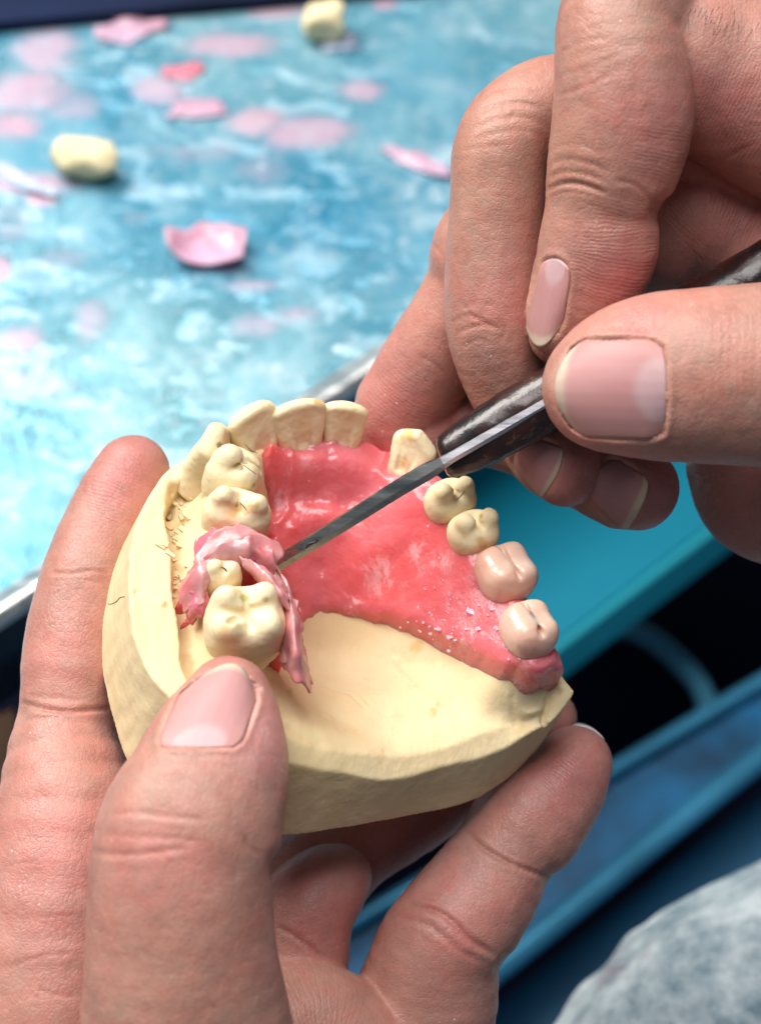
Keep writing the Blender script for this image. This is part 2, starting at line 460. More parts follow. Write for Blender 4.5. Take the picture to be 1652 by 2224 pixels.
# teeth: kind, crown-top pixel, top height, base pixel offset is along the tooth axis; half sizes in cm
#   name      top px       w_top  base px       w_base  half_md half_bl  twist  kind
TEETH = [
 ('canine',    (486, 938), 1.00, (446,1030), 0.10, 0.44, 0.38, 0.0, 'canine'),
 ('lateral',   (556, 897), 1.05, (552, 985), 0.15, 0.45, 0.32, 0.0, 'incisor'),
 ('central',   (652, 886), 1.05, (648, 968), 0.15, 0.46, 0.28, 0.0, 'incisor'),
 ('central2',  (748, 890), 0.98, (742, 962), 0.15, 0.38, 0.28, 0.0, 'incisor'),
 ('premolar',  (514, 990), 1.05, (498,1075), 0.10, 0.42, 0.44, 0.0, 'caninoid'),
 ('premolar2', (524,1080), 1.02, (506,1155), 0.10, 0.39, 0.52, 0.0, 'premolar'),
 ('stump',     (488,1228), 0.98, (474,1290), 0.20, 0.25, 0.30, 0.0, 'stump'),
 ('molar',     (540,1318), 1.05, (526,1384), 0.15, 0.54, 0.59, 0.0, 'molar'),
 ('cuspid',    (902, 950), 1.02, (884,1020), 0.25, 0.38, 0.30, 0.0, 'cuspid'),
 ('bicuspid',  (986,1062), 1.00, (972,1104), 0.50, 0.36, 0.40, 0.0, 'premolar'),
 ('bicuspid2', (1036,1130), 1.00, (1022,1172), 0.50, 0.36, 0.40, 0.0, 'premolar'),
]
HW = rim_w(GA, GB)
def crest_h():
    x_in = np.maximum(sd_crest, 0); x_out = np.maximum(-sd_crest, 0)
    d_rim = np.maximum(sd_land, 0)
    pal = 0.30-1.62*(1-np.exp(-(x_in/0.80)**1.5))
    pal = pal + 0.10*np.exp(-((GA+0.35*GB-0.0)/0.35)**2)*sstep(0.8, 1.6, x_in)*0.6     # faint midline raphe
    heel = sstep(2.2, 0.0, d_rim)**1.1*sstep(0.35, 1.1, x_in)
    pal = pal*(1-heel)+(HW-0.02)*heel
    out = 0.30-0.62*sstep(0.12, 0.70, x_out)
    h = np.where(sd_crest > 0, pal, out)
    k = 0.75*sstep(0.75, 0.05, d_rim)*sstep(-0.02, -0.35, HW)
    h = h*(1-k)+(HW-0.02)*k
    return h
H = crest_h()
for t in TEETH:                                # gum collar round each tooth
    c = at(*t[3], t[4])
    r = np.hypot(GA-c[0], GB-c[1])
    H = H + 0.16*np.exp(-(r/(0.45+0.4*t[6]))**4)*sstep(0.95, 0.2, np.abs(sd_crest))
band = sstep(-0.3, 0.5, sd_crest)
land = HW+0.06-(0.04+0.14*band)*np.clip(-sd_land/0.36, 0, 1.3)
stepw = 0.05+0.55*sstep(-0.15, 0.5, sd_crest)
H = np.where(sd_land > 0, H+(land-H)*sstep(1, 0, sd_land/stepw), land)
g3 = np.stack([GA, GB, GA*0], -1)
H = H + 0.018*fbm(g3*2.2, 3, 3)+0.010*fbm(g3*7, 3, 9)
# chipped notch in the left vestibule and the long soft folds of the back of the palate
def gouge(pts, w, width, depth):
    global H
    q = plan(pts, w); H -= depth*np.exp(-(line_d(GA, GB, q)/width)**2)
gouge([(374,1075),(368,1110)], -0.2, 0.07, 0.25); gouge([(392,1150),(430,1120)], -0.4, 0.05, 0.12)
gouge([(690,1452),(760,1475),(850,1480)], -0.7, 0.05, 0.05); gouge([(870,1400),(905,1450),(950,1520)], -0.6, 0.05, -0.05)
gouge([(780,1480),(800,1515)], -0.6, 0.03, 0.05); gouge([(800,1478),(812,1505)], -0.6, 0.03, 0.05)
gouge([(1205,1478),(1198,1530),(1215,1545)], 0.0, 0.05, 0.10); gouge([(1120,1500),(1140,1535)], 0, 0.04, 0.03)
gouge([(720,1395),(790,1420)], -0.8, 0.14, -0.06); gouge([(700,1500),(780,1560),(860,1590)], -0.3, 0.2, 0.05)
gouge([(640,1560),(700,1590)], 0, 0.12, 0.05)
rs = np.random.RandomState(8)
for _ in range(46):                            # casting nodules and pinholes
    x, y = rs.uniform(lo2[0], hi2[0]), rs.uniform(lo2[1], hi2[1])
    s = rs.uniform(0.025, 0.055); H += rs.choice([1, 1, -1])*s*1.0*np.exp(-((GA-x)**2+(GB-y)**2)/(s*s))
for (x, y) in ((378,1252),(392,1278),(384,1226),(352,1310),(410,1420),(398,1365),(376,1240),(640,1140)):
    c = at(x, y, -0.2 if x > 372 else 0.05); H += 0.06*np.exp(-((GA-c[0])**2+(GB-c[1])**2)/0.004)
def Hat(a, b, G=None):
    G = H if G is None else G
    x = np.clip((a-lo2[0])/VOX, 0, len(ga)-1.001); y = np.clip((b-lo2[1])/VOX, 0, len(gb)-1.001)
    i, j = np.floor(x).astype(int), np.floor(y).astype(int); f, g = x-i, y-j
    return G[i, j]*(1-f)*(1-g)+G[i+1, j]*f*(1-g)+G[i, j+1]*(1-f)*g+G[i+1, j+1]*f*g
def surf(px, py, G=None, start=1.2):
    """first point of the height field under a pixel, local coordinates"""
    a = at(px, py, start); b = at(px, py, -2.0)
    for t in np.linspace(0, 1, 400):
        q = a+(b-a)*t
        if q[2] < Hat(q[0], q[1], G): return q
    return b
gx, gy = np.gradient(H, VOX)
slope = 1/np.sqrt(1+gx*gx+gy*gy)
fw = np.arange(WBOT-0.2, 1.0, VOX)
Wg = fw[None, None, :]
cast_field = Field((lo2[0], lo2[1], fw[0]), (ga[-1], gb[-1], fw[-1]), VOX)
s = np.clip((Wg-WBOT)/(HW[:, :, None]-WBOT), 0, 1.1)
side = -(sd_bot[:, :, None]*(1-s)+sd_top[:, :, None]*s)
ragged = 0.012*vnoise(np.stack(np.broadcast_arrays(GA[:, :, None]*5, GB[:, :, None]*5, Wg*2.0), -1), 5)
side = side + ragged
f = smax((Wg-H[:, :, None])*slope[:, :, None], side, 0.018)
f = smax(f, WBOT-Wg, 0.03)
n = cast_field.F.shape
cast_field.F[:] = 4; m0, m1, m2 = min(n[0], f.shape[0]), min(n[1], f.shape[1]), min(n[2], f.shape[2])
cast_field.F[:m0, :m1, :m2] = f[:m0, :m1, :m2]
# loose lump on the left edge of the wall
c0 = at(212, 1312, -1.6)
cast_field.chain(np.array([c0+[0.05, -0.15, 0], c0+[0.05, 0.2, 0.05]]), np.array([0.07, 0.09]), 0.06)
v, q = cast_field.mesh()
CAST = thing('dental_cast', 'cream plaster dental cast of an upper jaw held between fingers and thumb', 'dental cast', unl((0, 0, WBOT)))
v = relax(v, q, 1, 0.4)
BASE_VQ = (v, q)

STAINS_SHADE = [(505,1112,22,(0.78,0.50,0.25),0.8),(535,1105,16,(0.80,0.62,0.40),0.6),(530,1300,9,(0.55,0.62,0.35),0.9),(578,1300,7,(0.5,0.5,0.4),0.7),(490,1370,20,(0.85,0.66,0.48),0.6),(520,1395,26,(0.84,0.70,0.55),0.5),
 (885,945,16,(0.82,0.58,0.25),0.8),(875,1005,14,(0.85,0.6,0.3),0.6),(960,1072,10,(0.85,0.72,0.5),0.5),(1005,1160,12,(0.85,0.66,0.4),0.5),(1045,1178,16,(0.80,0.55,0.3),0.8),(1045,1118,8,(0.75,0.5,0.2),0.9),(690,873,8,(0.8,0.58,0.3),0.8),(478,968,5,(0.3,0.25,0.2),0.8),
 (560,1098,8,(0.75,0.6,0.3),0.8),(660,930,30,(0.93,0.82,0.72),0.6),(750,920,26,(0.95,0.86,0.74),0.5),(905,1405,16,(0.85,0.66,0.38),0.7),(940,1548,9,(0.8,0.62,0.35),0.7),(1135,1580,26,(0.84,0.76,0.66),0.6),(400,1275,10,(0.8,0.5,0.35),0.7),(760,1345,90,(0.93,0.86,0.78),0.7),(690,1620,120,(0.98,1.0,0.93),0.6)]  # broad brown entry at the wax edge paints in the bowl's shading
def stain_shade(vc):
    x, y = PX(vc); c = np.ones((len(vc), 3))
    w = 6*vnoise(np.stack([x/9, y/9, x*0], -1), 2)
    for sx, sy, r, col, a in STAINS_SHADE:
        g = (a*sstep(1.25, 0.35, (np.hypot(x-sx, y-sy)+w)/r))[:, None]
        c = c*(1-g)+np.array(col)*g
    return c
def tooth_mesh(kind, hm, hb, ht, seed):
    """crown in its own axes: x along the arch, y towards the cheek, z up; root at z=-0.35"""
    vx = 0.026 if kind != 'molar' else 0.03
    F = Field((-hm-0.2, -hb-0.3, -0.45), (hm+0.2, hb+0.3, ht+0.2), vx)
    X, Y, Z = F.ax[0][:, None, None], F.ax[1][None, :, None], F.ax[2][None, None, :]
    u = np.clip(Z/ht, -0.4, 1.2)
    if kind in ('incisor', 'canine', 'cuspid'):
        wx = hm*(0.80+0.22*sstep(0.0, 0.75, u)-(0.10 if kind == 'incisor' else 0.5)*sstep(0.72, 1.1, u))
        thick = hb*(1.0-0.62*sstep(0.05, 0.95, u))
        yc = hb*0.30*sstep(0.0, 1.0, u)
        d = ((np.abs(X/wx)**3.2+np.abs((Y-yc)/thick)**2.4)**(1/2.7)-1)*np.minimum(wx, thick)*0.9
        top = Z-(ht-(0.10*(np.abs(X)/hm)**2 if kind == 'incisor' else 0.55*np.abs(X)))
        d = smax(d, top, 0.10)
        F.F[:] = smax(d, -0.38-Z, 0.05)
        # lingual hollow between two marginal ridges
        F.chain(np.array([(0, -hb*0.98, ht*0.82), (0, -hb*1.10, ht*0.35)]), np.array([hb*0.48, hb*0.42]), 0.10, cut=True)
        F.chain(np.array([(hm*0.34, -hb*0.42, ht*0.72), (hm*0.28, -hb*0.80, ht*0.22)]), np.array([0.018, 0.022]), 0.05, cut=True)
        F.chain(np.array([(-hm*0.4, -hb*0.42, ht*0.66), (-hm*0.2, -hb*0.80, ht*0.2)]), np.array([0.015, 0.02]), 0.05, cut=True)
    else:
        e = 2.6 if kind in ('molar', 'resin') else 2.3
        swell = 0.84+0.20*np.sin(np.clip((u+0.25)/1.15, 0, 1)*pi)**0.8
        d = ((np.abs(X/(hm*swell))**e+np.abs(Y/(hb*swell))**e)**(1/e)-1)*min(hm, hb)
        d = smax(d, Z-ht*0.80, 0.22)
        F.F[:] = smax(d, -0.38-Z, 0.05)
        def ball(p, r, k): F.chain(np.array([p, (p[0]*0.7, p[1]*0.7, p[2]-0.16)], float), np.array([r, r*1.15]), k)
        if kind == 'molar':
            for p in ((-0.5, 0.55), (0.48, 0.50), (-0.5, -0.5), (0.5, -0.52)): ball((p[0]*hm, p[1]*hb, ht*0.80), hm*0.36, 0.16)
            g = [[(-0.55, 0.0, 0.80), (0.0, 0.0, 0.70), (0.55, 0.02, 0.80)], [(0.02, 0.85, 0.88), (0.0, 0.0, 0.72)], [(0.1, -0.8, 0.9), (0.05, 0, 0.75)], [(-0.1, 0.1, 0.76), (-0.45, 0.55, 0.92)]]
            gr = 0.05
        elif kind == 'resin':
            for p in ((-0.48, 0.55), (0.46, 0.52), (-0.4, -0.42), (0.42, -0.45)): ball((p[0]*hm, p[1]*hb, ht*0.78), hm*0.40, 0.28)
            g = [[(-0.8, 0.05, 0.98), (0.0, 0.02, 0.94), (0.8, 0.07, 0.98)]]; gr = 0.04
        elif kind == 'premolar':
            for p in ((0.0, 0.52), (-0.02, -0.50)): ball((p[0]*hm, p[1]*hb, ht*0.86), hm*0.44, 0.11)
            g = [[(-0.75, 0.0, 0.86), (0.0, 0.02, 0.74), (0.75, 0.0, 0.86)], [(-0.35, 0.05, 0.8), (-0.55, 0.5, 0.9)], [(0.3, 0.0, 0.8), (0.6, -0.45, 0.92)]]
            gr = 0.04
        elif kind == 'caninoid':
            ball((0.0, 0.25*hb, ht*0.86), hm*0.5, 0.2); ball((-0.3*hm, -0.5*hb, ht*0.70), hm*0.36, 0.15)
            g = [[(-0.75, -0.05, 0.86), (0.0, -0.12, 0.82), (0.75, -0.1, 0.84)], [(-0.3, -0.2, 0.84), (-0.4, -0.9, 0.6)], [(0.25, -0.2, 0.84), (0.3, -0.9, 0.6)], [(0.0, -0.2, 0.84), (0.0, -0.95, 0.55)]]; gr = 0.03
        else:
            for p in ((0.15, 0.45), (-0.1, -0.4)): ball((p[0]*hm, p[1]*hb, ht*0.84), hm*0.5, 0.14)
            g = [[(-0.4, 0.1, 0.86), (0.3, -0.1, 0.84)]]; gr = 0.04
        for line in g:
            q = spline([(a*hm, b*hb, c*ht+0.03) for a, b, c in line], 8)
            F.chain(q, np.full(len(q), gr), 0.06, cut=True)
    v, q = F.mesh()
    nr = normals(v, q)
    v = v + nr*(0.020*fbm(v*3.0+seed*7.1, 3, seed))[:, None]+nr*(0.006*fbm(v*14+seed, 2, seed))[:, None]
    # carve marks: a few flat facets
    return v, q
def place_tooth(name, top, wt, base, wb, hm, hb, twist, kind, mat, parent, seed, cols=False):
    t, b = at(*top, wt), at(*base, wb)
    i = np.argmin(np.hypot(*(CRESTP-b[:2]).T))
    tan = unit(np.append(CRESTP[(i+2) % len(CRESTP)]-CRESTP[(i-2) % len(CRESTP)], 0))
    z = unit(t-b)
    y = unit(np.cross(z, tan))                 # candidate for cheek side
    cen = CRESTP[:, :2].mean(0)
    if np.dot(y[:2], b[:2]-cen) < 0: y = -y
    x = np.cross(y, z); y = np.cross(z, x)
    c, s_ = cos(twist), sin(twist); x, y = c*x+s_*y, -s_*x+c*y
    v, q = tooth_mesh(kind, hm, hb, np.linalg.norm(t-b)+0.06, seed)
    L = b + v[:, :1]*x+v[:, 1:2]*y+v[:, 2:]*z
    if np.dot(np.cross(x, y), z) < 0: q = q[:, ::-1]
    return link_mesh('tooth', unl(L), q, mat, parent, cols=stain_shade(unl(L)), colname='Stain')
link_mesh('base', unl(BASE_VQ[0]), BASE_VQ[1], MPLASTER, CAST, cols=stain_shade(unl(BASE_VQ[0])), colname='Stain')
for k, t in enumerate(TEETH):
    place_tooth(*t, MTOOTHPL, CAST, k+1)

# ------------------------------------------------------------------ pink wax plate
wax_px = [(568,985),(580,962),(605,958),(640,962),(655,945),(672,948),(690,925),(702,918),(716,932),(740,945),(776,945),(792,955),(800,968),(815,972),(830,980),(850,972),(866,985),
          (880,1010),(896,1028),(925,1042),(940,1068),(960,1092),(978,1105),(986,1135),(1004,1165),(1030,1185),(1035,1215),(1048,1270),(1090,1312),(1103,1345),(1128,1392),(1175,1428),
          (1203,1455),(1211,1488),(1190,1500),(1150,1502),(1080,1478),(1000,1438),(920,1392),(850,1362),(800,1345),(750,1334),(700,1335),(668,1345),(655,1362),(640,1345),(625,1300),(600,1240),
          (575,1180),(540,1155),(500,1148),(540,1140),(585,1112),(580,1070),(572,1030)]
WAXP = np.array([surf(x, y)[:2] for x, y in wax_px])
lump_px = [(392,1268),(398,1236),(425,1185),(448,1160),(485,1146),(540,1150),(575,1165),(600,1180),(608,1225),(618,1270),(626,1320),(628,1370),(612,1370),
           (600,1300),(540,1268),(470,1275),(448,1300),(445,1325),(415,1322),(400,1310),(408,1290)]
LUMPP = np.array([at(x, y+12, 0.3)[:2] for x, y in lump_px])
sdw = poly_sd(GA, GB, WAXP); sdl = poly_sd(GA, GB, LUMPP)
jag = 0.05*vnoise(g3*6, 11)+0.035*vnoise(g3*15, 12)
back = plan([(655,1362),(700,1335),(800,1345),(920,1392),(1080,1478),(1200,1498)], -0.3)
jm = 0.12+0.88*sstep(0.25, 0.7, line_d(GA, GB, back))
sdw = sdw+jag*jm; sdl = sdl+jag*1.3
th = 0.12+0.07*fbm(g3*1.6, 3, 21)+0.035*fbm(g3*5, 3, 22)
def ridge(pts, width, height):
    global th
    q = np.array([surf(x, y)[:2] for x, y in pts]); th += height*np.exp(-(line_d(GA, GB, q)/width)**2)
ridge([(662,1352),(700,1338),(760,1338),(850,1366),(930,1402),(1010,1448),(1090,1484),(1150,1500),(1200,1490)], 0.10, 0.07)
ridge([(1120,1440),(1160,1465),(1195,1470)], 0.22, 0.20)
ridge([(1035,1240),(1010,1220),(990,1180),(975,1150)], 0.10, 0.04)
ridge([(1040,1110),(1080,1180)], 0.05, 0.02)
ridge([(893,1145),(915,1180),(935,1210),(968,1228)], 0.06, 0.07)
ridge([(620,1000),(626,1060),(622,1120),(600,1150)], 0.05, 0.06)
ridge([(640,985),(670,998),(720,990)], 0.05, 0.05); ridge([(830,1000),(815,1035),(830,1060)], 0.05, 0.06)
ridge([(905,1390),(960,1345),(1010,1350)], 0.05, 0.035); ridge([(1040,1330),(1070,1370),(1100,1410)], 0.06, 0.05)
ridge([(1090,1380),(1060,1400)], 0.04, 0.05); ridge([(1060,1300),(1075,1345),(1095,1350),(1110,1395)], 0.035, 0.07)
ridge([(985,1260),(1010,1290),(1000,1310)], 0.05, 0.04)
rise = 0
for t in TEETH[1:6]:
    c = at(*t[3], t[4]); rise = np.maximum(rise, 0.22*np.exp(-(np.hypot(GA-c[0], GB-c[1])/0.62)**4))
T_all = H+(th+rise*sstep(-0.25, 0.05, sd_crest+0.15))*sstep(-0.02, 0.14, sdw)
right = plan([(930,1065),(972,1104),(1022,1172),(1088,1268),(1138,1390),(1158,1420)], 0.5)
dr = line_d(GA, GB, right)
collar = 0.72-0.12*sstep(0.0, 0.3, dr)-1.15*np.maximum(dr-0.30, 0)+0.03*fbm(g3*4, 3, 77)
T_all = np.where(sdw > -0.3, smax(T_all, np.minimum(collar, T_all+0.8), 0.25), T_all)
sdw = np.maximum(sdw, 0.34-dr+0.02*vnoise(g3*4, 71))
fold = 1-np.abs(vnoise(g3*np.array([2.6, 3.4, 1])+3.3, 31)); fold2 = 1-np.abs(vnoise(g3*5.2+8.1, 32))
base_l = np.clip(H, -0.15, 0.5)
T_l = np.where(sdl > -0.3, np.maximum(base_l, -0.15+0.42*sstep(0.0, 0.28, sdl)), base_l)+0.20*sstep(0.0, 0.30, sdl)+0.26*(fold**3)*sstep(0.05, 0.3, sdl)+0.10*(fold2**2)*sstep(0, 0.2, sdl)
waxf = Field((lo2[0], lo2[1], -1.7), (ga[-1], gb[-1], 1.05), VOX)
wz = waxf.ax[2][None, None, :]
def slab(T, sd, bottom):
    tx, ty = np.gradient(T, VOX); sl = 1/np.sqrt(1+tx*tx+ty*ty)
    f = smax((wz-T[:, :, None])*sl[:, :, None], -sd[:, :, None], 0.10)
    return smax(f, (bottom[:, :, None]-wz)*0.6, 0.05)
f = np.minimum(slab(T_all, sdw, H-0.12), slab(T_l, sdl, H-0.12))
waxf.F[:f.shape[0], :f.shape[1], :] = f[:waxf.n[0], :waxf.n[1], :]
v, q = waxf.mesh(); v = relax(v, q, 1, 0.4)
WAX = thing('wax_base_plate', 'glossy pink wax base plate lying in the palate of the cream cast', 'wax plate', unl((0, 0, -0.8)))
vc = unl(v); x, y = PX(vc); pwd = np.zeros(len(v))
for sx, sy, r, a in ((830,1245,55,0.6),(905,1210,36,0.6),(1010,1365,42,1.0),(985,1335,60,0.4),(1065,1290,55,0.7),(940,1420,26,0.9),(1000,1455,22,0.8),(1130,1480,40,1.0),(1170,1478,30,0.9),(890,1400,30,0.7),(680,1000,28,0.5),(605,1085,22,0.9),(760,1345,26,0.5),(1085,1370,36,0.7),(960,1220,24,0.7),(860,1020,20,0.5)):
    pwd = np.maximum(pwd, a*np.exp(-(((x-sx)**2+(y-sy)**2)/(r*r))))
link_mesh('wax_sheet', vc, q, MWAX, WAX, cols=np.repeat(pwd[:, None], 3, 1), colname='Powder')
# curled pale flaps scraped up round the left back tooth: thin folded sheets
def flap(rows, nu=44, nv=44, crumple=0.03, thick=0.036, seed=1, mat=None):
    """rows of (px, py, w) control points -> curled sheet with thickness and torn edges"""
    C = np.array([[at(*p[:2], p[2]) for p in r] for r in rows])
    A = np.array([spline(r, nu) for r in C]); B = np.array([spline(A[:, i], nv) for i in range(A.shape[1])])
    n0, n1 = B.shape[:2]; v = B.reshape(-1, 3)
    idx = np.arange(n0*n1).reshape(n0, n1)
    q = np.stack([idx[:-1, :-1], idx[1:, :-1], idx[1:, 1:], idx[:-1, 1:]], -1).reshape(-1, 4)
    nr = normals(v, q)
    k = np.abs(vnoise(v*np.array([2.6, 2.6, 1.2])+seed, seed))*1.3+0.25*np.abs(vnoise(v*6.0, seed+4))-0.5
    v = v+nr*(crumple*2.4*k)[:, None]
    I, J = np.meshgrid(np.linspace(0, 1, n0), np.linspace(0, 1, n1), indexing='ij')
    eb = np.clip(1-np.minimum(np.minimum(I, 1-I), np.minimum(J, 1-J))/0.16, 0, 1).ravel()**1.5
    tear = 0.5*vnoise(v*5+5, seed+7)+0.5*np.sign(vnoise(v*8+15, seed+8))*np.abs(vnoise(v*8+15, seed+8))**0.6
    inward = v.mean(0)-v; inward /= np.maximum(np.linalg.norm(inward, axis=1, keepdims=True), 1e-6)
    v = v+inward*(eb*tear*0.10)[:, None]
    nr = normals(v, q); m = len(v)
    V = np.vstack([v+nr*thick/2, v-nr*thick/2])
    Q = [q, q[:, ::-1]+m]
    b = np.concatenate([idx[0, :], idx[1:, -1], idx[-1, -2::-1], idx[-2:0:-1, 0]])
    b2 = np.roll(b, -1)
    Q.append(np.stack([b, b2, b2+m, b+m], 1))
    return link_mesh('wax_flap', unl(V), np.vstack(Q), mat or MWAXPALE, WAX)
MWAX2 = mat_wax('thin_red_wax', (0.80, 0.12, 0.15), 0.6, 0.5)
def mat_flap():
    m = Mat('thin_wax_film')
    n = m.noise(90, 4, 0.6, 0.5)
    m.color(m.mix(m.ramp(n, [(0.35, 0.0), (0.62, 1.0)]), (0.84, 0.19, 0.20), (0.88, 0.44, 0.44)))
    m.set(Roughness=0.26, Specular_IOR_Level=0.5, Transmission_Weight=0.18, Coat_Weight=0.2, Coat_Roughness=0.15)
    m.sss(0.45, (1.0, 0.4, 0.4), 0.004)
    m.bump([(m.noise(160, 4, 0.6, 0.6), 0.2, 0.001), (m.noise(520, 3), 0.25, 0.0004)])
    return m.m
MFILM = mat_flap()
flap([[(598,1228,0.85),(628,1262,0.9),(645,1310,0.85)], [(610,1285,0.75),(636,1335,0.98),(652,1375,0.7)], [(604,1370,0.55),(640,1410,0.85),(664,1442,0.5)], [(612,1440,0.3),(648,1478,0.5),(674,1506,0.15)]], seed=3, mat=MFILM)
flap([[(590,1260,0.6),(630,1310,0.75),(655,1350,0.5)], [(600,1340,0.5),(642,1385,0.7),(662,1420,0.35)], [(606,1420,0.3),(640,1450,0.5),(676,1488,0.0)]], seed=23, mat=MFILM, crumple=0.04)
flap([[(416,1222,0.75),(452,1168,0.95),(500,1146,1.0),(556,1152,0.95),(606,1180,0.8)], [(424,1250,0.7),(470,1192,0.9),(520,1172,1.0),(570,1178,0.98),(608,1212,0.85)], [(470,1262,0.6),(500,1210,0.8),(545,1195,0.9),(580,1205,0.9),(600,1245,0.7)]], seed=5, mat=MFILM)
flap([[(440,1215,0.8),(480,1178,1.05),(530,1170,1.12),(590,1196,1.0)], [(452,1240,0.75),(500,1200,1.0),(548,1192,1.08),(598,1228,0.92)], [(500,1258,0.6),(530,1222,0.85),(560,1218,0.9),(590,1256,0.75)]], seed=6, mat=MFILM, crumple=0.04)
flap([[(520,1205,0.95),(562,1226,1.05),(604,1262,0.95)], [(535,1238,0.85),(588,1262,1.08),(630,1318,0.95)], [(560,1268,0.65),(600,1290,0.95),(636,1356,0.7)]], seed=9, mat=MFILM)
flap([[(394,1262,0.4),(428,1225,0.8),(456,1215,0.9)], [(398,1290,0.4),(436,1258,0.85),(466,1256,0.8)], [(405,1325,0.25),(440,1308,0.65),(452,1285,0.65)]], seed=13, mat=MFILM)
flap([[(398,1300,0.25),(420,1285,0.55),(448,1290,0.6)], [(402,1330,0.15),(430,1318,0.5),(452,1312,0.5)], [(412,1350,0.05),(435,1342,0.3),(450,1335,0.35)]], seed=15, mat=MWAX2, crumple=0.05)
flap([[(430,1170,0.6),(470,1150,0.75),(520,1142,0.8)], [(420,1195,0.55),(470,1172,0.85),(530,1160,0.9)], [(425,1225,0.5),(470,1200,0.8),(530,1185,0.85)]], seed=19, mat=MWAX2)

# prosthetic teeth set in the wax on the other side
def mat_resin():
    m = Mat('tooth_resin')
    c = m.mix(m.ramp(m.noise(120, 3), [(0.35, 0.0), (0.7, 1.0)]), (0.72, 0.45, 0.34), (0.76, 0.56, 0.47))
    m.color(c); m.set(Transmission_Weight=0.10, IOR=1.45, Roughness=0.24, Specular_IOR_Level=0.5, Coat_Weight=0.25, Coat_Roughness=0.12)
    m.sss(0.8, (1.0, 0.6, 0.5), 0.004)
    m.bump([(m.noise(240, 3), 0.15, 0.0004)])
    return m.m
MRESIN = mat_resin()
for k, t in enumerate([('m1', (1102,1226), 0.95, (1089,1266), 0.50, 0.44, 0.40, 0.0, 'resin'), ('m2', (1152,1350), 0.92, (1139,1388), 0.48, 0.42, 0.36, 0.0, 'resin')]):
    place_tooth(*t, MRESIN, WAX, 31+k)
# crumbs of scraped wax along the resin teeth
rs = np.random.RandomState(5)
def crumbs(name, spots, sz, mat, parent, seed):
    V, Q, n = [], [], 0
    r = np.random.RandomState(seed)
    for (x, y) in spots:
        c = surf(x, y, T_all)
        a = r.uniform(*sz); pts = r.normal(size=(8, 3)); 
        cube = np.array([(-1,-1,-1),(1,-1,-1),(1,1,-1),(-1,1,-1),(-1,-1,1),(1,-1,1),(1,1,1),(-1,1,1)], float)
        v = cube*a*np.array([r.uniform(0.6, 1.5), r.uniform(0.6, 1.5), 0.5])+pts*a*0.25
        th_ = r.uniform(0, 6.28); R = np.array([[cos(th_), -sin(th_), 0], [sin(th_), cos(th_), 0], [0, 0, 1]])
        V.append(c+v@R.T+np.array([0, 0, a*0.2])); Q.append(np.array([(0,3,2,1),(4,5,6,7),(0,1,5,4),(1,2,6,5),(2,3,7,6),(3,0,4,7)])+n); n += 8
    o = link_mesh(name, unl(np.vstack(V)), np.vstack(Q), mat, parent, smooth=False)
    o['kind'] = 'stuff'; return o
path = spline([(1030,1225),(1050,1290),(1085,1330),(1092,1370),(1120,1400),(1135,1415)], 30)
sp = [tuple(path[rs.randint(len(path))]+rs.normal(size=2)*14) for _ in range(60)]
sp += [(rs.normal(990, 45), rs.normal(1330, 40)) for _ in range(60)] + [(rs.uniform(860, 1060), rs.uniform(1200, 1400)) for _ in range(30)]
sp += [(rs.uniform(660, 900), rs.uniform(990, 1150)) for _ in range(14)]
crumbs('wax_crumbs', sp, (0.004, 0.020), MWAXCHIP, WAX, 3)
sp2 = [tuple(path[rs.randint(len(path))]+rs.normal(size=2)*9) for _ in range(20)]+[(rs.normal(1005, 22), rs.normal(1365, 14)) for _ in range(10)]
crumbs('wax_flakes', sp2, (0.012, 0.034), MWAXCHIP, WAX, 8)

# plaster splinters and grit in the groove beside the cheek teeth
def grit(name, spots, sz, seed):
    r = np.random.RandomState(seed); V, Q, n = [], [], 0
    cube = np.array([(-1,-1,-1),(1,-1,-1),(1,1,-1),(-1,1,-1),(-1,-1,1),(1,-1,1),(1,1,1),(-1,1,1)], float)
    for (x, y, lx, ang) in spots:
        c = surf(x, y); a = r.uniform(*sz)
        v = cube*a*np.array([lx, 0.8, 0.6])+r.normal(size=(8, 3))*a*0.22
        R = np.array([[cos(ang), -sin(ang), 0], [sin(ang), cos(ang), 0], [0, 0, 1]])
        V.append(c+v@R.T+np.array([0, 0, a*0.3])); Q.append(np.array([(0,3,2,1),(4,5,6,7),(0,1,5,4),(1,2,6,5),(2,3,7,6),(3,0,4,7)])+n); n += 8
    v = unl(np.vstack(V))
    o = link_mesh(name, v, np.vstack(Q), MPLASTER, CAST, smooth=False, cols=np.ones((len(v), 3)), colname='Stain'); o['kind'] = 'stuff'
r = np.random.RandomState(12)
grit('plaster_splinters', [(r.normal(384, 12), r.normal(1172, 16), r.uniform(1.5, 3.2), -0.5+r.normal()*0.3) for _ in range(16)]+[(r.normal(400, 14), r.normal(1120, 22), r.uniform(1, 2.2), r.uniform(0, 6)) for _ in range(12)]+[(r.normal(392, 9), r.uniform(1215, 1300), 1.2, r.uniform(0, 6)) for _ in range(14)], (0.02, 0.045), 4)

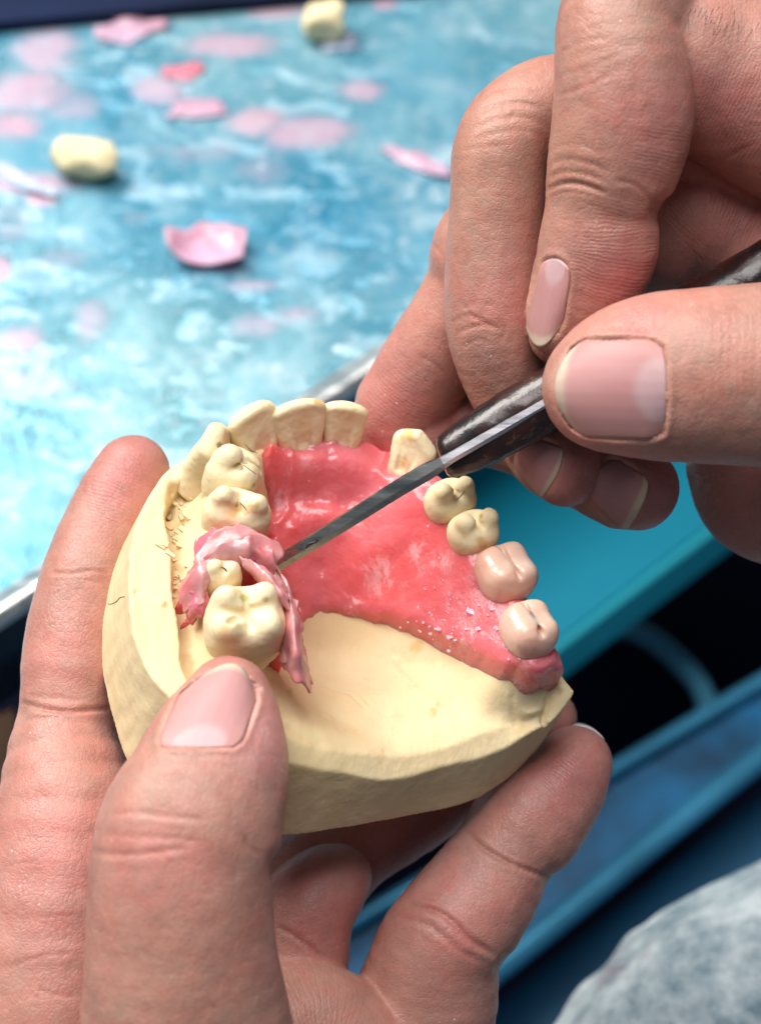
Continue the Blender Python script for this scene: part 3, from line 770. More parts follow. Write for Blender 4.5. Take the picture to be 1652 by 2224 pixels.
# ================================================================== the hands
TONE = np.array([0.445, 0.228, 0.178]); RED = np.array([0.475, 0.172, 0.158]); BROWN = np.array([0.355, 0.200, 0.138]); PALE = np.array([0.70, 0.47, 0.38])
class Hand:
    def __init__(s, lo, hi, vox=0.042):
        s.f = Field(lo, hi, vox); s.ch = {}
    def finger(s, name, ctrl, k=0.10, flat=None, n=26):
        """ctrl rows: px, py, depth, radius in px"""
        a = np.array([np.append(P(c[0], c[1], c[2]), RC(c[3], c[2])) for c in ctrl])
        q = spline(a, n)
        s.ch[name] = (q[:, :3], q[:, 3], flat)
        s.f.chain(q[:, :3], q[:, 3], k, flat)
    def bump(s, px, py, d, rpx, k=0.25, squash=None):
        p = P(px, py, d); s.f.chain(np.array([p, p+1e-3]), np.array([RC(rpx, d)]*2), k, squash)
    def cut(s, pts, rpx, k=0.15):
        a = np.array([P(*p) for p in pts]); q = spline(a, 14)
        s.f.chain(q, np.full(len(q), rpx/PXCM), k, cut=True)
    def build(s):
        s.v, s.q = s.f.mesh(); s.v = relax(s.v, s.q, 2, 0.5)
        s.n = normals(s.v, s.q)
        names = list(s.ch); D = []
        for nme in names:
            pts, rad, flat = s.ch[nme]
            d = np.full(len(s.v), 9.0)
            for i in range(len(pts)-1):
                d = np.minimum(d, seg_dist(s.v[:, 0], s.v[:, 1], s.v[:, 2], pts[i], pts[i+1], rad[i], rad[i+1], flat))
            D.append(d)
        s.lab = np.array(names)[np.argmin(np.array(D), 0)]
        s.along = np.zeros(len(s.v))
        for nme in names:
            m = s.lab == nme; pts = s.ch[nme][0]
            i = np.where(m)[0]; L = np.concatenate([[0], np.cumsum(np.linalg.norm(np.diff(pts, axis=0), axis=1))])
            best = np.full(len(i), 9e9)
            for k in range(len(pts)-1):
                ab = pts[k+1]-pts[k]; t = np.clip(((s.v[i]-pts[k]) @ ab)/(ab @ ab+1e-9), 0, 1)
                d = np.linalg.norm(s.v[i]-(pts[k]+t[:, None]*ab), axis=1)
                up = d < best; best = np.where(up, d, best); s.along[i] = np.where(up, L[k]+t*(L[k+1]-L[k]), s.along[i])
        s.pad = np.zeros(len(s.v))
        s.px, s.py = PX(s.v)
        s.disp = np.zeros(len(s.v))
        s.col = np.tile(TONE, (len(s.v), 1))
        s.facing = np.clip(s.n[:, 2]*0.9+0.25, 0, 1)
    def crease(s, name, pts, w=5, depth=0.035, tint=0.25, lip=0.22, end=True):
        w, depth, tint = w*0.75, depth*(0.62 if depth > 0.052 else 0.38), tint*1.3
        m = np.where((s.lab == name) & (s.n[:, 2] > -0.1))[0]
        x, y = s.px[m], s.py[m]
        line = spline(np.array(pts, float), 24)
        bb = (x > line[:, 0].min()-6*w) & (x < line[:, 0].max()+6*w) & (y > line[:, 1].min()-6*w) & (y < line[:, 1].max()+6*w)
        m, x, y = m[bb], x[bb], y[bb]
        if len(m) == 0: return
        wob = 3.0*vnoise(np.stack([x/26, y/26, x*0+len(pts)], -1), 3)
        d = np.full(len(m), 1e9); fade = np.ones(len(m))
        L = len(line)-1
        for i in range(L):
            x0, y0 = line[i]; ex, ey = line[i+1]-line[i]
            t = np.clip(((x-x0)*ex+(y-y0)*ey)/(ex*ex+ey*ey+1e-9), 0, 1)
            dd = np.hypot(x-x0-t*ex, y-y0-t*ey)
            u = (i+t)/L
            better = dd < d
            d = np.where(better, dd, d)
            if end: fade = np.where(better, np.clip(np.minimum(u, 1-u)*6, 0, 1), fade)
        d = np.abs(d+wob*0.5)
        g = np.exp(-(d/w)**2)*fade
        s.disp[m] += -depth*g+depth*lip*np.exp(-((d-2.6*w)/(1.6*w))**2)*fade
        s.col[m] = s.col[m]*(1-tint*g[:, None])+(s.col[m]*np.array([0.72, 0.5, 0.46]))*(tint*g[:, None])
    def ridges(s, name, px, py, r, amt=1.0):
        s.pad = np.maximum(s.pad, amt*sstep(1.2, 0.5, np.hypot(s.px-px, s.py-py)/r)*(s.lab == name))
    def tint(s, name, px, py, r, col, amt=0.6):
        m = (s.lab == name) if name else np.ones(len(s.v), bool)
        g = amt*np.exp(-((s.px-px)**2+(s.py-py)**2)/(r*r))*m
        s.col = s.col*(1-g[:, None])+col*g[:, None]
    def nail(s, name, quad, tipbulge, basebulge, lunula=0.25, white=0.12, lift=0.02, edge=1.0, thick=0.05, arch=0.0):
        """quad: px of base-left, base-right, tip-right, tip-left"""
        bl, br, tr, tl = [np.array(c, float) for c in quad]
        ns, ntt = 29, 33
        S, T = np.meshgrid(np.linspace(-1, 1, ns), np.linspace(0, 1, ntt), indexing='ij')
        Sr = S*(1-0.16*np.clip(1-T/0.22, 0, 1)**2-0.20*np.clip((T-0.78)/0.22, 0, 1)**2)      # rounded corners
        a = (Sr+1)/2
        base = bl+(br-bl)*a[..., None]; tip = tl+(tr-tl)*a[..., None]
        ax = ((tl+tr)-(bl+br))/2; L = np.linalg.norm(ax); ax = ax/L
        xy = base+(tip-base)*T[..., None]
        xy = xy+ax*((1-S**2)*(tipbulge*T-basebulge*(1-T)))[..., None]
        # depth of the finger under each point, smoothed by a quadratic fit
        dep = np.zeros(S.shape)
        ds = np.linspace(6, -5, 440)
        fit_d, fit_s, fit_t = [], [], []
        for i in range(0, ns, 2):
            for j in range(0, ntt, 2):
                z = DIST-ds
                pts = np.stack([(xy[i, j, 0]-CX)/FPX*z, -(xy[i, j, 1]-CY)/FPX*z, ds], -1)
                F = s.f.sample(pts); h = np.where(F < 0)[0]
                if len(h): fit_d.append(ds[h[0]]); fit_s.append(S[i, j]); fit_t.append(T[i, j])
        fs, ft, fd = map(np.array, (fit_s, fit_t, fit_d))
        B = lambda a, b: np.stack([a*0+1, a, b, a*a, b*b, a*b], -1)
        keep = np.abs(fd-np.median(fd)) < 0.9
        co = np.linalg.lstsq(B(fs[keep], ft[keep]), fd[keep], rcond=None)[0]
        dep = B(S, T) @ co + lift - arch*S*S
        z = DIST-dep
        v = np.stack([(xy[..., 0]-CX)/FPX*z, -(xy[..., 1]-CY)/FPX*z, dep], -1)
        tipd = sstep(0.85, 1.0, T)*0.0
        v = v.reshape(-1, 3)
        idx = np.arange(ns*ntt).reshape(ns, ntt)
        q = np.stack([idx[:-1, :-1], idx[1:, :-1], idx[1:, 1:], idx[:-1, 1:]], -1).reshape(-1, 4)
        nr = normals(v, q)
        if nr[:, 2].mean() < 0: q = q[:, ::-1]; nr = -nr
        grooves = 0.0025*np.sin(S.ravel()*23+2*vnoise(np.stack([S.ravel()*6, S.ravel()*0, S.ravel()*0], -1), 2))
        v = v+nr*grooves[:, None]*0.5
        pink = np.array([0.52, 0.265, 0.262]); cream = np.array([0.60, 0.49, 0.38]); lun = np.array([0.59, 0.42, 0.43])
        Sf, Tf = S.ravel(), T.ravel()
        wob = 0.02*vnoise(np.stack([Sf*3, Tf*0, Tf*0], -1), 4)
        cw = sstep(1-white-0.035, 1-white+0.03, Tf+wob-0.05*(1-Sf**2)*0+0.03*Sf**2*edge)
        cl = sstep(0.06, -0.07, Tf-lunula*np.sqrt(np.clip(1-(Sf/0.72)**2, 0, 1)))*(np.abs(Sf) < 0.72)*(lunula > 0)
        streak = 0.03*vnoise(np.stack([Sf*16, Tf*1.2, Tf*0], -1), 6)
        c = pink*(1+streak[:, None]); c = c*(1-0.30*(Tf*0.6)[:, None])+np.array([0.60, 0.38, 0.34])*(0.30*(Tf*0.6)[:, None])
        mot = 0.07*fbm(np.stack([Sf*2.5, Tf*3, Tf*0+L], -1), 3, 8); c = c*(1+mot[:, None]*np.array([0.6, 1.6, 1.4])); edgeS = (0.6*np.abs(Sf)**5)[:, None]; c = c*(1-edgeS)+np.array([0.47, 0.25, 0.20])*edgeS
        c = c*(1-cl[:, None]*0.7)+lun*cl[:, None]*0.7; c = c*(1-cw[:, None])+cream*cw[:, None]
        m = len(v)
        V = np.vstack([v, v-nr*thick]); Q = [q, q[:, ::-1]+m]
        b = np.concatenate([idx[0, :], idx[1:, -1], idx[-1, -2::-1], idx[-2:0:-1, 0]]); b2 = np.roll(b, -1)
        side = np.stack([b, b2, b2+m, b+m], 1)
        Q.append(side if np.dot(np.cross(v[b2[3]]-v[b[3]], -nr[b[3]]), v[b[3]]-v.mean(0)) > 0 else side[:, ::-1])
        s.nails.append((V, np.vstack(Q), np.vstack([c, c*0.9])))
        # seat it: sink the skin below the plate, raise the folds on three sides
        g = np.stack([xy[..., 0].ravel(), xy[..., 1].ravel()], -1); gm = g.mean(0)
        bord = (np.abs(Sf) > 0.999) | (Tf < 0.001) | (Tf > 0.999)
        near = (s.lab == name) & (s.n[:, 2] > -0.35) & (np.hypot(s.px-gm[0], s.py-gm[1]) < L*1.3)
        i = np.where(near)[0]
        best = np.full(len(i), 1e9); arg = np.zeros(len(i), int)
        for k in range(len(g)):
            d2 = (s.px[i]-g[k, 0])**2+(s.py[i]-g[k, 1])**2
            u = d2 < best; best = np.where(u, d2, best); arg = np.where(u, k, arg)
        out = np.where(bord[arg], np.sqrt(best), 0.0)
        st = np.stack([Sf[arg], Tf[arg]], -1)
        dn = dep.ravel()[arg]
        inside = sstep(6, 0, out)
        sink = np.minimum(s.v[i, 2], dn-0.032)
        newd = s.v[i, 2]*(1-inside)+sink*inside
        k = (DIST-newd)/(DIST-s.v[i, 2])
        s.v[i, 0] *= k; s.v[i, 1] *= k; s.v[i, 2] = newd
        tipless = sstep(0.95, 0.6, st[:, 1])
        s.disp[i] += 0.020*np.exp(-((out-9)/8)**2)*tipless*(out > 0.5)
        rim = np.exp(-((out-4)/7)**2)*(out > 0)*0.35
        s.col[i] = s.col[i]*(1-rim[:, None])+np.array([0.66, 0.40, 0.30])*rim[:, None]
    def finish(s, name, label, base):
        s.v = relax(s.v, s.q, 1, 0.5)
        low = 0.030*fbm(s.v*1.1, 3, 41)+0.010*fbm(s.v*4.0, 3, 43)
        s.v = s.v+s.n*(s.disp+low)[:, None]
        mott = fbm(s.v*1.3, 4, 51)[:, None]; mott2 = fbm(s.v*5.0, 4, 57)[:, None]
        s.col = s.col*(1+0.13*mott+0.08*mott2)+np.array([0.02, -0.022, -0.018])*mott2+np.array([0.015, -0.02, -0.014])*mott
        H_ = thing(name, label, 'hand', base)
        o = link_mesh('skin', s.v, s.q, MSKIN, H_, cols=np.clip(s.col, 0.02, 1))
        at_ = o.data.color_attributes.new('Ridge', 'FLOAT_COLOR', 'POINT')
        at_.data.foreach_set('color', np.ascontiguousarray(np.stack([s.along/20, s.pad, s.pad*0, s.pad*0+1], 1), np.float32).ravel())
        for V, Q, C in s.nails:
            link_mesh('fingernail', V, Q, MNAIL, H_, cols=np.clip(C, 0.02, 1))
        return H_
    nails = None
Z = np.array([0, 0, 1.0])

# ---------------------------------------------------------------- the hand that carries the cast
A = Hand((-6.6, -10.2, -4.6), (4.2, 1.6, 5.6)); A.nails = []
A.finger('index', [(288,1024,-1.55,80),(262,1080,-1.45,92),(222,1180,-1.25,102),(196,1250,-1.05,104),(172,1360,-0.85,112),(158,1460,-0.6,112),(150,1545,-0.45,108),(140,1640,-0.2,124),
                   (150,1760,0.1,158),(140,1900,0.4,180),(120,2080,0.6,205),(120,2300,0.7,230)], 0.10)
A.finger('ring', [(1195,1560,-2.4,58),(1130,1600,-2.5,84),(1010,1675,-2.6,95),(880,1760,-2.6,102),(740,1850,-2.3,110),(640,1980,-1.9,130),(600,2200,-1.6,150)], 0.06)
A.finger('middle', [(735,1905,-1.1,72),(705,1930,-1.0,92),(665,1980,-0.9,108),(640,2060,-0.9,120),(600,2240,-0.9,150)], 0.06)
A.finger('little', [(1245,1660,-1.35,84),(1205,1715,-1.25,108),(1150,1780,-1.1,124),(1095,1855,-0.95,114),(1040,1940,-0.8,128),(975,2030,-0.6,136),(945,2075,-0.6,138),(925,2170,-0.8,156),(880,2320,-1.0,180)], 0.06)
A.finger('palm', [(560,2260,0.2,150),(680,2240,-0.1,150),(800,2330,-0.3,150)], 0.10)
A.finger('base', [(120,2330,0.4,220),(420,2420,0.2,260),(760,2400,-0.4,230)], 0.35)
A.finger('thumb', [(497,1515,2.55,92),(484,1580,2.75,128),(466,1650,2.95,160),(446,1720,3.15,178),(412,1805,3.35,200),(393,1880,3.45,199),(391,1960,3.45,202),(393,2060,3.4,208),(398,2160,3.3,220),(410,2330,3.0,245)], 0.05, (Z, 0.86))
A.cut([(640,1850,4.2),(612,1872,4.0),(600,1885,3.2)], 14, 0.25)
A.cut([(15,1545,-0.2),(45,1543,0.1)], 9, 0.2)
A.cut([(1200,1912,-0.4),(1215,1918,-0.9)], 12, 0.25); A.cut([(1090,2094,-0.2),(1105,2100,-0.6)], 12, 0.25)
A.build()
A.nail('thumb', [(337,1622),(522,1622),(566,1500),(398,1488)], 58, 2, lunula=0.28, white=0.045, lift=0.022, arch=0.06)
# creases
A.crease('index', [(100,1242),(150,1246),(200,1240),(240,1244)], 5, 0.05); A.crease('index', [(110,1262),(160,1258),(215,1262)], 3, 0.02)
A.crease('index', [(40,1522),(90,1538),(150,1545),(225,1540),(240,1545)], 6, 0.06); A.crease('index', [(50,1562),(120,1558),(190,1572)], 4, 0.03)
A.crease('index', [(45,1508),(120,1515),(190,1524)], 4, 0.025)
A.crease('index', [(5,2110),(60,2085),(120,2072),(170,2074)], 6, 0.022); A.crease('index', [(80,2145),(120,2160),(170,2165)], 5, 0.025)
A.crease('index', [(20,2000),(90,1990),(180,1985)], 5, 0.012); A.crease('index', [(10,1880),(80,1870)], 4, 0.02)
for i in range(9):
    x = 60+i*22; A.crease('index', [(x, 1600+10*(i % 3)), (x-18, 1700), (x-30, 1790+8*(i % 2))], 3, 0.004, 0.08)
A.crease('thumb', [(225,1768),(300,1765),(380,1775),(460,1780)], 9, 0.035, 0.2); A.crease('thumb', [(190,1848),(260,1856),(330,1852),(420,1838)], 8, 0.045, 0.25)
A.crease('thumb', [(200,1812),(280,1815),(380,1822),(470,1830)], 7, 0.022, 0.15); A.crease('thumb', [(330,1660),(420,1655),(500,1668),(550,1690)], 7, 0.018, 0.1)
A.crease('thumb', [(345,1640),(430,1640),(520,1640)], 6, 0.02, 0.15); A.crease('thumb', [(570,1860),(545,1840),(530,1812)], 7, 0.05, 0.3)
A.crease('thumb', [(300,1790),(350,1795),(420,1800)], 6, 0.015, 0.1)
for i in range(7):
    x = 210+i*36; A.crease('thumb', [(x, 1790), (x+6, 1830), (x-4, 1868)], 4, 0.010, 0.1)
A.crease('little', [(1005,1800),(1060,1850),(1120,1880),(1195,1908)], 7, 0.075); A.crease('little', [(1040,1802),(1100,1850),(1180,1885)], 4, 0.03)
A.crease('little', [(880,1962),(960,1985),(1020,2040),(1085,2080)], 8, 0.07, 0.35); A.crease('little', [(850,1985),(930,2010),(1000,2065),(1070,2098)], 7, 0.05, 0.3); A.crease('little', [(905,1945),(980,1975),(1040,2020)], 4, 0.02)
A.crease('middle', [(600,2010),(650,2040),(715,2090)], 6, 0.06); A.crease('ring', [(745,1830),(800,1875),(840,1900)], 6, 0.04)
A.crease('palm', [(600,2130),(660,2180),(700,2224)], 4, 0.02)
A.tint('index', 270, 1020, 100, RED, 0.85); A.tint('index', 160, 1430, 130, RED, 0.33); A.tint('index', 120, 1900, 200, RED, 0.45)
A.tint('little', 1230, 1680, 130, RED, 0.72); A.tint('little', 1000, 1990, 160, RED, 0.45); A.tint('ring', 900, 1750, 400, RED, 0.78); A.tint('middle', 680, 1950, 200, RED, 0.65)
A.tint('thumb', 420, 1700, 120, BROWN*1.12, 0.55); A.tint('thumb', 590, 1600, 110, np.array([0.66, 0.34, 0.33]), 0.6); A.tint('thumb', 330, 1850, 130, RED, 0.39); A.tint('thumb', 400, 2150, 180, BROWN, 0.35); A.tint('thumb', 480, 1440, 60, RED, 0.65)
arc = spline(np.array([P(x, y, -1.75) for x, y in [(1234,1583),(1258,1576),(1283,1582),(1303,1597),(1316,1620)]]), 20)
V = np.array([[a+np.array([0, 0, z])+unit(P(1240,1660,-1.75)-a)*t for z, t in ((0.15, 0.03), (0.13, -0.01), (-0.5, 0.0), (-0.5, 0.05))] for a in arc]); idx = np.arange(len(arc)*4).reshape(-1, 4)
qs = np.array([[idx[i, j], idx[i+1, j], idx[i+1, (j+1) % 4], idx[i, (j+1) % 4]] for i in range(len(arc)-1) for j in range(4)]+[list(idx[0]), list(idx[-1][::-1])])
A.nails.append((V.reshape(-1, 3), qs, np.tile([0.82, 0.76, 0.74], (len(arc)*4, 1))))
A.ridges('little', 1240, 1690, 130); A.ridges('index', 270, 1040, 130, 0.6); A.ridges('palm', 650, 2180, 150, 0.8)
HAND_L = A.finish('hand', 'hand cradling the plaster cast, its thumb pressed on the front edge', P(420, 2400, -0.5))

# ---------------------------------------------------------------- the hand that guides the knife
B_ = Hand((-1.0, -0.9, -4.2), (7.6, 9.4, 4.4)); B_.nails = []
B_.finger('ring', [(1385,1062,-0.55,90),(1340,1045,-0.7,98),(1240,1000,-1.2,92),(1130,950,-1.7,84),(1000,925,-2.1,84),(905,930,-2.0,98),(868,900,-1.9,102),(905,830,-1.6,104),(960,740,-1.3,104),(1020,620,-1.0,98),(1040,540,-0.8,104),(1120,470,-1.1,110),(1350,400,-1.4,120),(1800,420,-1.5,150)], 0.05, n=44)
B_.finger('middle', [(1226,1018,-0.25,82),(1195,985,-0.35,88),(1150,915,-0.45,90),(1105,830,-0.35,96),(1078,730,-0.1,106),(1072,640,0.0,108),(1076,520,0.1,104),(1082,420,0.2,104),(1090,330,0.25,108),(1130,270,0.1,112),(1230,230,-0.1,115),(1450,260,-0.4,130),(1800,350,-0.6,170)], 0.05, n=44)
B_.finger('fore_base', [(1380,40,0.9,140),(1470,110,0.8,195),(1570,150,0.7,200),(1760,230,0.5,230)], 0.15)
B_.finger('index', [(1212,728,0.75,66),(1238,690,0.85,96),(1274,620,1.0,119),(1300,530,1.2,130),(1306,450,1.35,123),(1330,365,1.5,143),(1352,260,1.65,154),(1352,160,1.75,150),(1345,70,1.7,140),(1370,10,1.5,150)], 0.05)
B_.finger('palm', [(1430,520,-0.9,120),(1500,470,-0.9,140),(1640,520,-0.9,150),(1760,600,-0.8,220)], 0.15)
B_.finger('heel', [(1600,1010,-1.6,110),(1680,1060,-1.6,165),(1800,1000,-1.5,200),(1860,800,-1.0,260)], 0.12)
B_.finger('thumb', [(1285,848,1.95,100),(1320,838,2.05,142),(1380,824,2.15,170),(1440,818,2.2,184),(1520,816,2.3,192),(1600,815,2.35,195),(1700,815,2.3,205),(1840,820,2.0,240)], 0.04, (Z, 0.84))
B_.cut([(1432,452,1.9),(1446,456,1.4)], 12, 0.3)
B_.build()
B_.nail('thumb', [(1440,738),(1440,957),(1240,950),(1240,736)], 36, 8, lunula=0.30, white=0.065, lift=0.022, arch=0.05)
B_.nail('index', [(1174,568),(1238,588),(1220,716),(1136,722)], 36, 16, lunula=0.30, white=0.10, lift=0.02)
B_.nail('middle', [(1108,1005),(1160,950),(1228,975),(1174,1090)], 6, 6, lunula=0.0, white=0.10, lift=0.03)
B_.nail('ring', [(1272,1075),(1328,992),(1412,1040),(1356,1160)], 8, 8, lunula=0.0, white=0.13, lift=0.03)
# creases
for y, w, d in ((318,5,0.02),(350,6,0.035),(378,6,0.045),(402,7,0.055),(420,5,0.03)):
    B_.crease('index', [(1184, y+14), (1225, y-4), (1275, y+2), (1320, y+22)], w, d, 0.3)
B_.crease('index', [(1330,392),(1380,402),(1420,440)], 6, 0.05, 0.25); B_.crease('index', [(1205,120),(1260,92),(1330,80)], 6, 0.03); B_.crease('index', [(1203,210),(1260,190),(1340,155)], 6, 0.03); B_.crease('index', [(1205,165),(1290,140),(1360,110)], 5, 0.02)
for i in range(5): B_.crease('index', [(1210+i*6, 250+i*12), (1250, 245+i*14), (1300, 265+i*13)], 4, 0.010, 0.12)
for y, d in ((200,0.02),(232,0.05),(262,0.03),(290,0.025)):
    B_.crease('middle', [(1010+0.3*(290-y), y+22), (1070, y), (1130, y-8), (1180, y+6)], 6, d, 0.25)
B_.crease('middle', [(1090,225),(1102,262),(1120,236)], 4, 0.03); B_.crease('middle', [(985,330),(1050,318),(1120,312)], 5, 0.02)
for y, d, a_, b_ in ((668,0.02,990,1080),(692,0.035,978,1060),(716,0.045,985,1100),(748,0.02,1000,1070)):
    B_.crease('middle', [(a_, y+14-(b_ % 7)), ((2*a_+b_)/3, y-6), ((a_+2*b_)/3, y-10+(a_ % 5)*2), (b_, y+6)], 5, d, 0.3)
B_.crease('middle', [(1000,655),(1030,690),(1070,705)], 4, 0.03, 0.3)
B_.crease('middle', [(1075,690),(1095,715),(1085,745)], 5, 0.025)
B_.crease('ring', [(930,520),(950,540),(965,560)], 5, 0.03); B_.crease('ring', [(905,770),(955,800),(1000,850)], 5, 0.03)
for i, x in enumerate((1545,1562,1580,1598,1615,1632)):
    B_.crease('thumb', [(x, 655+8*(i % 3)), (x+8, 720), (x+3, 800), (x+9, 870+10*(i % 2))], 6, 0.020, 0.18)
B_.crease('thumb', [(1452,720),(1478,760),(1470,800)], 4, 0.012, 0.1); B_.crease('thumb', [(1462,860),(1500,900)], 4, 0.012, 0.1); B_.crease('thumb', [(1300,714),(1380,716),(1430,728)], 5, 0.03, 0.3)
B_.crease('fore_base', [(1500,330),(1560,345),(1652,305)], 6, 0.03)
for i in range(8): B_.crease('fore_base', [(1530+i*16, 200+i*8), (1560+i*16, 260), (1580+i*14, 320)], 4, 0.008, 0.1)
B_.tint('index', 1340, 600, 100, RED, 0.85); B_.tint('index', 1230, 330, 110, BROWN, 0.55); B_.tint('index', 1400, 250, 120, RED, 0.45); B_.tint('fore_base', 1590, 250, 130, RED, 0.59)
B_.tint('index', 1300, 60, 90, BROWN, 0.5); B_.tint('middle', 1040, 380, 200, BROWN*1.06, 0.45); B_.tint('middle', 1120, 620, 120, RED, 0.33); B_.tint('middle', 1260, 1040, 80, RED, 0.78)
B_.tint('ring', 870, 900, 130, RED, 0.85); B_.tint('ring', 1420, 1080, 90, RED, 0.72); B_.tint('thumb', 1250, 950, 90, RED, 0.45); B_.tint('thumb', 1600, 800, 130, BROWN*1.1, 0.35); B_.tint('thumb', 1390, 700, 60, RED, 0.52); B_.tint('palm', 1560, 480, 200, RED, 0.52); B_.tint('heel', 1600, 1080, 200, RED, 0.45)
B_.ridges('index', 1360, 560, 130); B_.ridges('index', 1450, 340, 90, 0.8); B_.ridges('middle', 1270, 1040, 80); B_.ridges('ring', 1430, 1080, 80); B_.ridges('ring', 850, 900, 120, 0.7); B_.ridges('fore_base', 1580, 260, 150, 0.7); B_.ridges('palm', 1600, 440, 180, 0.8); B_.ridges('thumb', 1200, 900, 90, 0.6)
HAND_R = B_.finish('hand', 'hand gripping the wax knife between thumb and bent forefinger', P(1800, 700, -0.5))

# ================================================================== wax knife
def frame_sweep(pts, section, closed=True, up=Z, caps=True):
    """sweep a 2-D section (side, up) list along pts; section may be a function of the index"""
    V, n = [], len(pts)
    for i in range(n):
        t = unit(pts[min(i+1, n-1)]-pts[max(i-1, 0)])
        sd = unit(np.cross(up, t)); u = np.cross(t, sd)
        sec = section(i/(n-1)) if callable(section) else section
        V.append([pts[i]+a*sd+b*u for a, b in sec])
    V = np.array(V); k = V.shape[1]; idx = np.arange(n*k).reshape(n, k)
    kk = k if closed else k-1
    Q = [[idx[i, j], idx[i+1, j], idx[i+1, (j+1) % k], idx[i, (j+1) % k]] for i in range(n-1) for j in range(kk)]
    Q = [tuple(int(x) for x in q[::-1]) for q in Q]
    if caps and closed: Q += [tuple(int(x) for x in idx[0]), tuple(int(x) for x in idx[-1][::-1])]
    return V.reshape(-1, 3), Q
KNIFE = thing('wax_knife', 'narrow steel wax knife with worn dark brown handle cutting the pink wax', 'knife', P(1100, 920, 0.7))
def mat_handle():
    m = Mat('worn_handle')
    n = m.noise(120, 6, 0.65)
    c = m.mix(m.ramp(n, [(0.36, 0.0), (0.62, 1.0)]), (0.006, 0.007, 0.009), (0.042, 0.014, 0.010))
    wear = m.ramp(m.noise(210, 7, 0.75, 0.4), [(0.57, 0.0), (0.70, 0.4)])
    wear = m.math('MULTIPLY', wear, m.ramp(m.noise(60, 3), [(0.42, 0.0), (0.6, 1.0)]))
    c = m.mix(wear, c, (0.36, 0.30, 0.29))
    m.color(c); m.rough(m.mix(wear, (0.26,)*3, (0.65,)*3)); m.set(Specular_IOR_Level=0.55)
    m.bump([(m.noise(300, 5), 0.3, 0.0006), (wear, 0.4, 0.0005)])
    return m.m
def mat_steel(name='knife_steel', col=(0.40, 0.42, 0.40), rough=0.25):
    m = Mat(name)
    scr = m.noise(500, 4, 0.6, co=m.stretch((0.08, 1, 1), (0, 0.4, 0.5)))
    st = m.ramp(m.noise(160, 5, 0.7), [(0.55, 0.0), (0.7, 0.5)])
    m.color(m.mix(st, col, tuple(x*0.45 for x in col))); m.set(Metallic=1.0)
    m.rough(m.ramp(scr, [(0.3, rough*0.7), (0.7, rough*1.7)]))
    m.bump([(scr, 0.12, 0.0003)])
    return m.m
MHANDLE, MSTEEL = mat_handle(), mat_steel()
hf = Field((0.3, -0.2, -0.4), (7.4, 4.6, 2.0), 0.05)
hp = spline(np.array([np.append(P(x, y, d), RC(r, d)) for x, y, d, r in [(962,998,0.62,40),(985,985,0.62,50),(1030,960,0.62,60),(1100,920,0.65,66),(1250,834,0.7,68),(1450,719,0.78,70),(1600,633,0.82,72),(1800,518,0.9,74)]]), 30)
hf.chain(hp[:, :3], hp[:, 3], 0.05, (Z, 0.92))
axis = unit(hp[8, :3]-hp[2, :3]); c0 = P(958, 998, 0.62)
X, Y, Zz = hf.ax[0][:, None, None], hf.ax[1][None, :, None], hf.ax[2][None, None, :]
cutp = unit(np.array([axis[0], axis[1], axis[2]])+np.array([0.25, -0.1, 0.0]))
hf.F = smax(hf.F, -((X-c0[0])*cutp[0]+(Y-c0[1])*cutp[1]+(Zz-c0[2])*cutp[2]), 0.08).astype(np.float32)
v, q = hf.mesh(); nr = normals(v, q); v = v+nr*(0.02*fbm(v*3, 3, 5))[:, None]
link_mesh('handle', v, q, MHANDLE, KNIFE)
bl = spline(np.array([P(x, y, d) for x, y, d in [(1330,792,1.20),(1180,878,1.12),(1050,953,1.08),(935,1019,1.03),(860,1063,0.98),(740,1139,0.88),(592,1230,0.66)]]), 48)
def bsec(t):
    s_ = 1.0 if t < 0.45 else 1.0
    w = 0.085+0.055*sstep(0.42, 0.52, t)-0.02*sstep(0.6, 1.0, t)
    dp = 0.20+0.22*sstep(0.42, 0.55, t)
    return [(-w*0.95, -0.02), (-w*0.75, 0.025), (w*0.30, 0.035), (w*1.0, -0.035), (w*0.80, -dp*0.6), (w*0.1, -dp), (-w*0.5, -dp*0.7)]
cutn = 22
v, q = frame_sweep(bl[cutn:], lambda t: bsec((cutn+t*(len(bl)-1-cutn))/(len(bl)-1)))
bo = link_mesh('blade', v, q, MSTEEL, KNIFE, smooth=False)
v, q = frame_sweep(bl[:cutn+1], lambda t: bsec(t*cutn/(len(bl)-1)))
link_mesh('tang', v, q, mat_steel('tang_steel', (0.62, 0.62, 0.66), 0.3), KNIFE, smooth=False)
# small stamped mark on the blade
mk = spline(np.array([P(x, y, d) for x, y, d in [(662,1190,0.82),(672,1181,0.84),(684,1178,0.85),(690,1172,0.86)]]), 10)
v, q = frame_sweep(mk, [(-0.018, 0), (0, 0.012), (0.018, 0), (0, -0.03)])
link_mesh('stamp_mark', v, q, mat_plain('mark_black', (0.01, 0.01, 0.01), 0.5), KNIFE)

